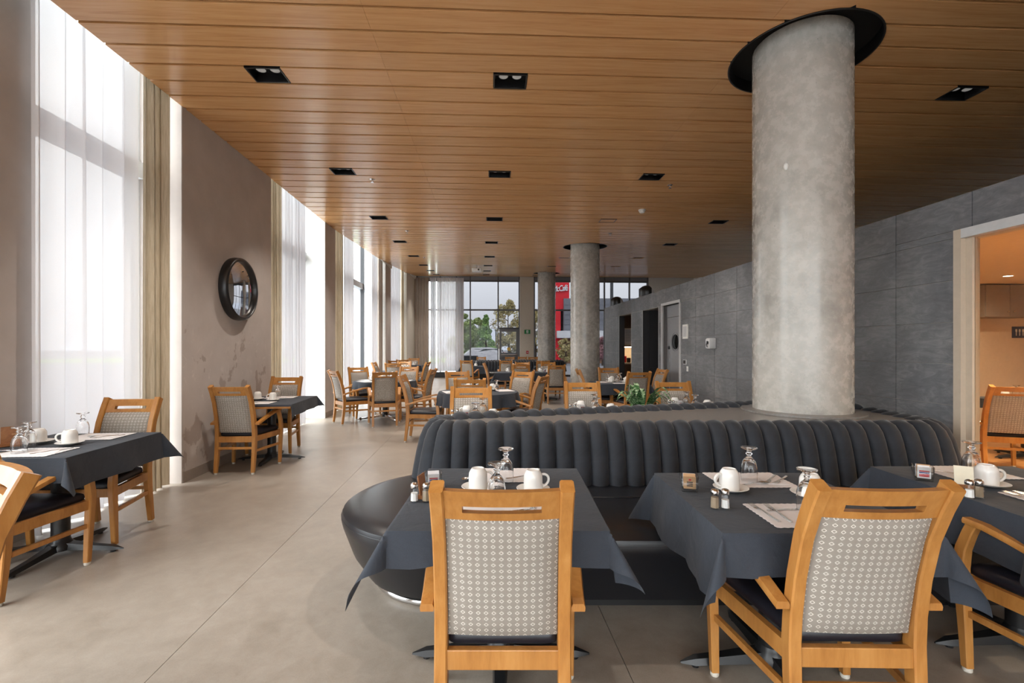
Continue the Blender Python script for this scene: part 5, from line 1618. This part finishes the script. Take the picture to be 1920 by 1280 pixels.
setting_full(None, '', 'T2', 0, 0, 0, [
    ('sugar_b', .805, 2.085, radians(-14), 'at left edge'), ('mug', .985, 2.08, radians(190), 'left of far goblet'), ('saucer', .99, 2.075, 0, 'under left mug'), ('goblet', 1.155, 2.235, 0, 'by the bench'),
    ('mat', 1.16, 2.25, 0, 'by the bench'), ('spoon', 1.13, 2.165, radians(-78), 'on far placemat'), ('fork', 1.27, 2.25, radians(140), 'first on far placemat'), ('fork', 1.31, 2.235, radians(135), 'second on far placemat'), ('napkin', 1.28, 2.25, radians(-10), 'under far forks'),
    ('knife', 1.03, 2.27, radians(150), 'on far placemat'), ('pepper', .818, 1.85, .2, 'near the left edge'), ('salt', .860, 1.85, .6, 'beside the pepper'), ('mat', 1.13, 1.775, 0, 'behind chair back'),
    ('fork', .985, 1.79, radians(4), 'left on near placemat'), ('fork', 1.035, 1.785, radians(-2), 'second on near placemat'), ('knife', 1.12, 1.83, radians(-82), 'on near placemat'), ('goblet', 1.18, 1.835, 0, 'behind chair post'), ('mug', 1.30, 2.0, radians(40), 'behind chair post'), ('saucer', 1.295, 1.995, 0, 'behind chair post')])
setting_full(None, '', 'T3', 0, 0, 0, [
    ('sugar_m', 2.015, 2.25, radians(-30), 'at the corner by the bench'), ('goblet', 2.375, 2.37, 0, 'by the bench'), ('mug', 2.225, 2.15, radians(-12), 'left on far place'), ('saucer', 2.23, 2.145, 0, 'under left mug'), ('mat', 2.36, 2.385, 0, 'by the bench'),
    ('fork', 2.47, 2.36, radians(130), 'on far placemat'), ('spoon', 2.23, 2.38, radians(60), 'on far placemat'), ('napkin', 2.47, 2.36, radians(-8), 'on far placemat'), ('salt', 1.975, 1.98, .1, 'near the left edge'), ('pepper', 2.02, 1.985, .5, 'beside the salt'),
    ('mat', 2.35, 1.93, 0, 'behind chair back'), ('fork', 2.21, 1.95, radians(8), 'left on near placemat'), ('fork', 2.25, 1.95, radians(2), 'second on near placemat')])
setting_full(None, '', 'T4', 0, 0, 0, [
    ('goblet', -3.03, 2.82, 0, 'at near place'), ('goblet', -3.21, 3.43, 0, 'at far place'), ('mug', -3.21, 3.11, radians(200), 'left of the pair'), ('saucer', -3.20, 3.11, 0, 'under left mug'), ('mug', -2.95, 3.06, radians(205), 'right of the pair'), ('saucer', -2.95, 3.06, 0, 'under right mug'),
    ('mat', -3.02, 3.35, radians(5), 'at far place'), ('mat', -2.97, 2.84, radians(5), 'at near place'), ('fork', -2.93, 3.33, radians(140), 'on far placemat'), ('spoon', -2.99, 3.36, radians(120), 'on far placemat'), ('napkin', -2.93, 3.35, radians(20), 'at far place'),
    ('fork', -2.87, 2.86, radians(-40), 'on near placemat'), ('fork', -3.09, 2.84, radians(-60), 'beside near goblet'), ('napkin', -2.88, 2.86, radians(30), 'at near place'), ('knife', -3.13, 2.9, radians(100), 'behind near goblet'), ('goblet', -3.16, 3.0, 0, 'behind the wooden stand')])
setting_full(None, '', 'T5', 0, 0, 0, [
    ('goblet', -3.03, 5.93, 0, 'at far place'), ('mug', -2.93, 5.62, radians(190), 'on the aisle side'), ('saucer', -2.925, 5.615, 0, 'on the aisle side'), ('mug', -3.17, 5.72, radians(150), 'on the wall side'), ('saucer', -3.17, 5.72, 0, 'on the wall side'),
    ('mat', -3.02, 6.0, radians(7), 'at far place'), ('mat', -3.0, 5.4, radians(7), 'at near place'), ('fork', -2.9, 5.98, radians(130), 'at far place'), ('spoon', -2.95, 5.42, radians(110), 'at near place'), ('napkin', -2.88, 5.98, radians(10), 'at far place')])
# farther tables: goblet, mug on saucer and placemat at each place
def ring_setting(tb, r, angs, names, simple=False, mr=None):
    x0, y0, rz, ph = TB[tb]
    for a, nm in zip(angs, names):
        a = radians(a); cx_, cy_ = cos(a), sin(a)
        tx_, ty_ = -sin(a), cos(a)
        def at(d_, s_): return (x0 + cx_ * d_ + tx_ * s_, y0 + cy_ * d_ + ty_ * s_)
        def lb(w_): return lw('%s at %s, table %s' % (w_, nm, ph))
        X, Y = at(r * .45, -.07); put('goblet', X, Y, 0, lb('upturned glass goblet'))
        X, Y = at(r * .42, .09); put('mug', X, Y, a + 1.2, lb('upturned white mug'), .0078); put('saucer', X, Y, 0, lb('white saucer'))
        if not simple:
            X, Y = at(r * .68, 0); put('mat', X, Y, a + pi / 2, lb('white paper placemat'))
            X, Y = at(r * .68, .1); put('fork', X, Y, a + pi / 2, lb('steel fork'), MZ)
NS = ['near side', 'right side', 'far side', 'left side']
ring_setting('R1', .58, [225, 0, 90, 160], ['near left place', 'aisle place', 'far place', 'window place'])
ring_setting('R3', .58, [200, 265, 20, 110], ['left place', 'near place', 'right place', 'far place'])
ring_setting('R4', .42, [270, 0, 90, 180], NS)
ring_setting('R2', .46, [270, 0, 90], ['near side', 'aisle side', 'far side'], True)
ring_setting('R5', .42, [270, 90], ['near side', 'far side'], True)
ring_setting('R6', .42, [270, 90], ['near side', 'far side'], True)
ring_setting('F1', .42, [270, 90], ['near side', 'bench side'], True)
ring_setting('F2', .42, [270, 90], ['near side', 'bench side'], True)
ring_setting('F3', .42, [270, 90], ['near side', 'bench side'], True)
ring_setting('T6', .4, [270, 90], ['near side', 'far side'], True)
ring_setting('B1', .36, [286, 106], ['bench side', 'chair side'], True)
ring_setting('B2', .36, [286, 106], ['bench side', 'chair side'], True)
ring_setting('B3', .36, [286, 106], ['bench side', 'chair side'], True)
ring_setting('G1', .4, [250, 90], ['near side', 'far side'], True)
for tb, dx in (('B1', -.25), ('B2', -.25), ('B3', -.22), ('R3', .05), ('R4', .1), ('R5', .25), ('R6', -.1)):
    x0, y0, rz, ph = TB[tb]
    put('salt', x0 + dx, y0 + .02, .3, lw('salt shaker, table %s' % ph)); put('pepper', x0 + dx + .045, y0 + .03, .6, lw('pepper shaker, table %s' % ph))
    put('sugar_w', x0 + dx + .12, y0 + .04, .2, lw('sugar packet holder, table %s' % ph))
# table number stands
def number_stand(x, y, rz, label, card=False):
    t = empty('table_number_stand', (x, y, CT), rz); tag(t, label, 'table number', 'table number stands')
    MB().box(-.035, .035, -.016, .016, 0, .016, .002).build('foot_block', m['board_wood'], t)
    mb = MB(); mb.M = Matrix.Translation((0, 0, .014)) @ Matrix.Rotation(radians(-8), 4, 'X')
    mb.box(-.034, .034, -.003, .003, 0, .085, .001); o = mb.build('board', m['cream_card'] if card else m['board_wood'], t)
    return t
number_stand(2.09, 2.12, radians(-28), 'pale number card standing beside the right edge mug', True)
ns = number_stand(-3.30, 3.02, radians(42), 'brown wooden number block at the left picture edge'); ns.scale = (1.35, 1.35, 1.3)
cu = bpy.data.curves.new('numeral', 'FONT'); cu.body = '7'; cu.size = .045; cu.extrude = .0006; cu.align_x = 'CENTER'
tmp = bpy.data.objects.new('numeral_source', cu); COL.objects.link(tmp); bpy.context.view_layer.update()
tm = bpy.data.meshes.new_from_object(tmp.evaluated_get(bpy.context.evaluated_depsgraph_get())); bpy.data.objects.remove(tmp)
tm.materials.clear(); tm.materials.append(m['kraft'])
nm_ = link('numeral', tm, ns, (.012, -.0045, .032)); nm_.rotation_euler = (pi / 2 - radians(8), 0, 0)
number_stand(-.385, 1.99, radians(78), 'small wooden number stand hidden behind the pepper shaker')
# ---- potted plant behind the bench
x, y = 1.40, 4.98
t = empty('potted_plant', (x, y, 0)); tag(t, 'leafy variegated potted plant showing above the bench back', 'plant')
MB().lathe([(.11, 0), (.13, .02), (.15, .58), (.155, .6), (.14, .6), (.135, .55), (0, .55)], 28, cap0=True).build('tall_pot', m['dark_tile'], t, smooth=40)
rnd = random.Random(3)
for i in range(26):
    a = rnd.random() * 6.28; L = .2 + .14 * rnd.random(); up = .16 + .16 * rnd.random(); wd = .022 + .014 * rnd.random()
    rows_ = []
    for j in range(8):
        s = j / 7; rr_ = .02 + L * s; z = .55 + up * sin(s * pi * .72) * 1.25 + .04; w_ = wd * sin(pi * min(1, .12 + s * .88)) + .001
        rows_.append([(rr_ * cos(a) - sin(a) * w_ * k, rr_ * sin(a) + cos(a) * w_ * k, z + .006 * abs(k)) for k in (-1, 0, 1)])
    MB().grid(rows_).build('leaf', m['leaf'], t, smooth=180, fix=False)
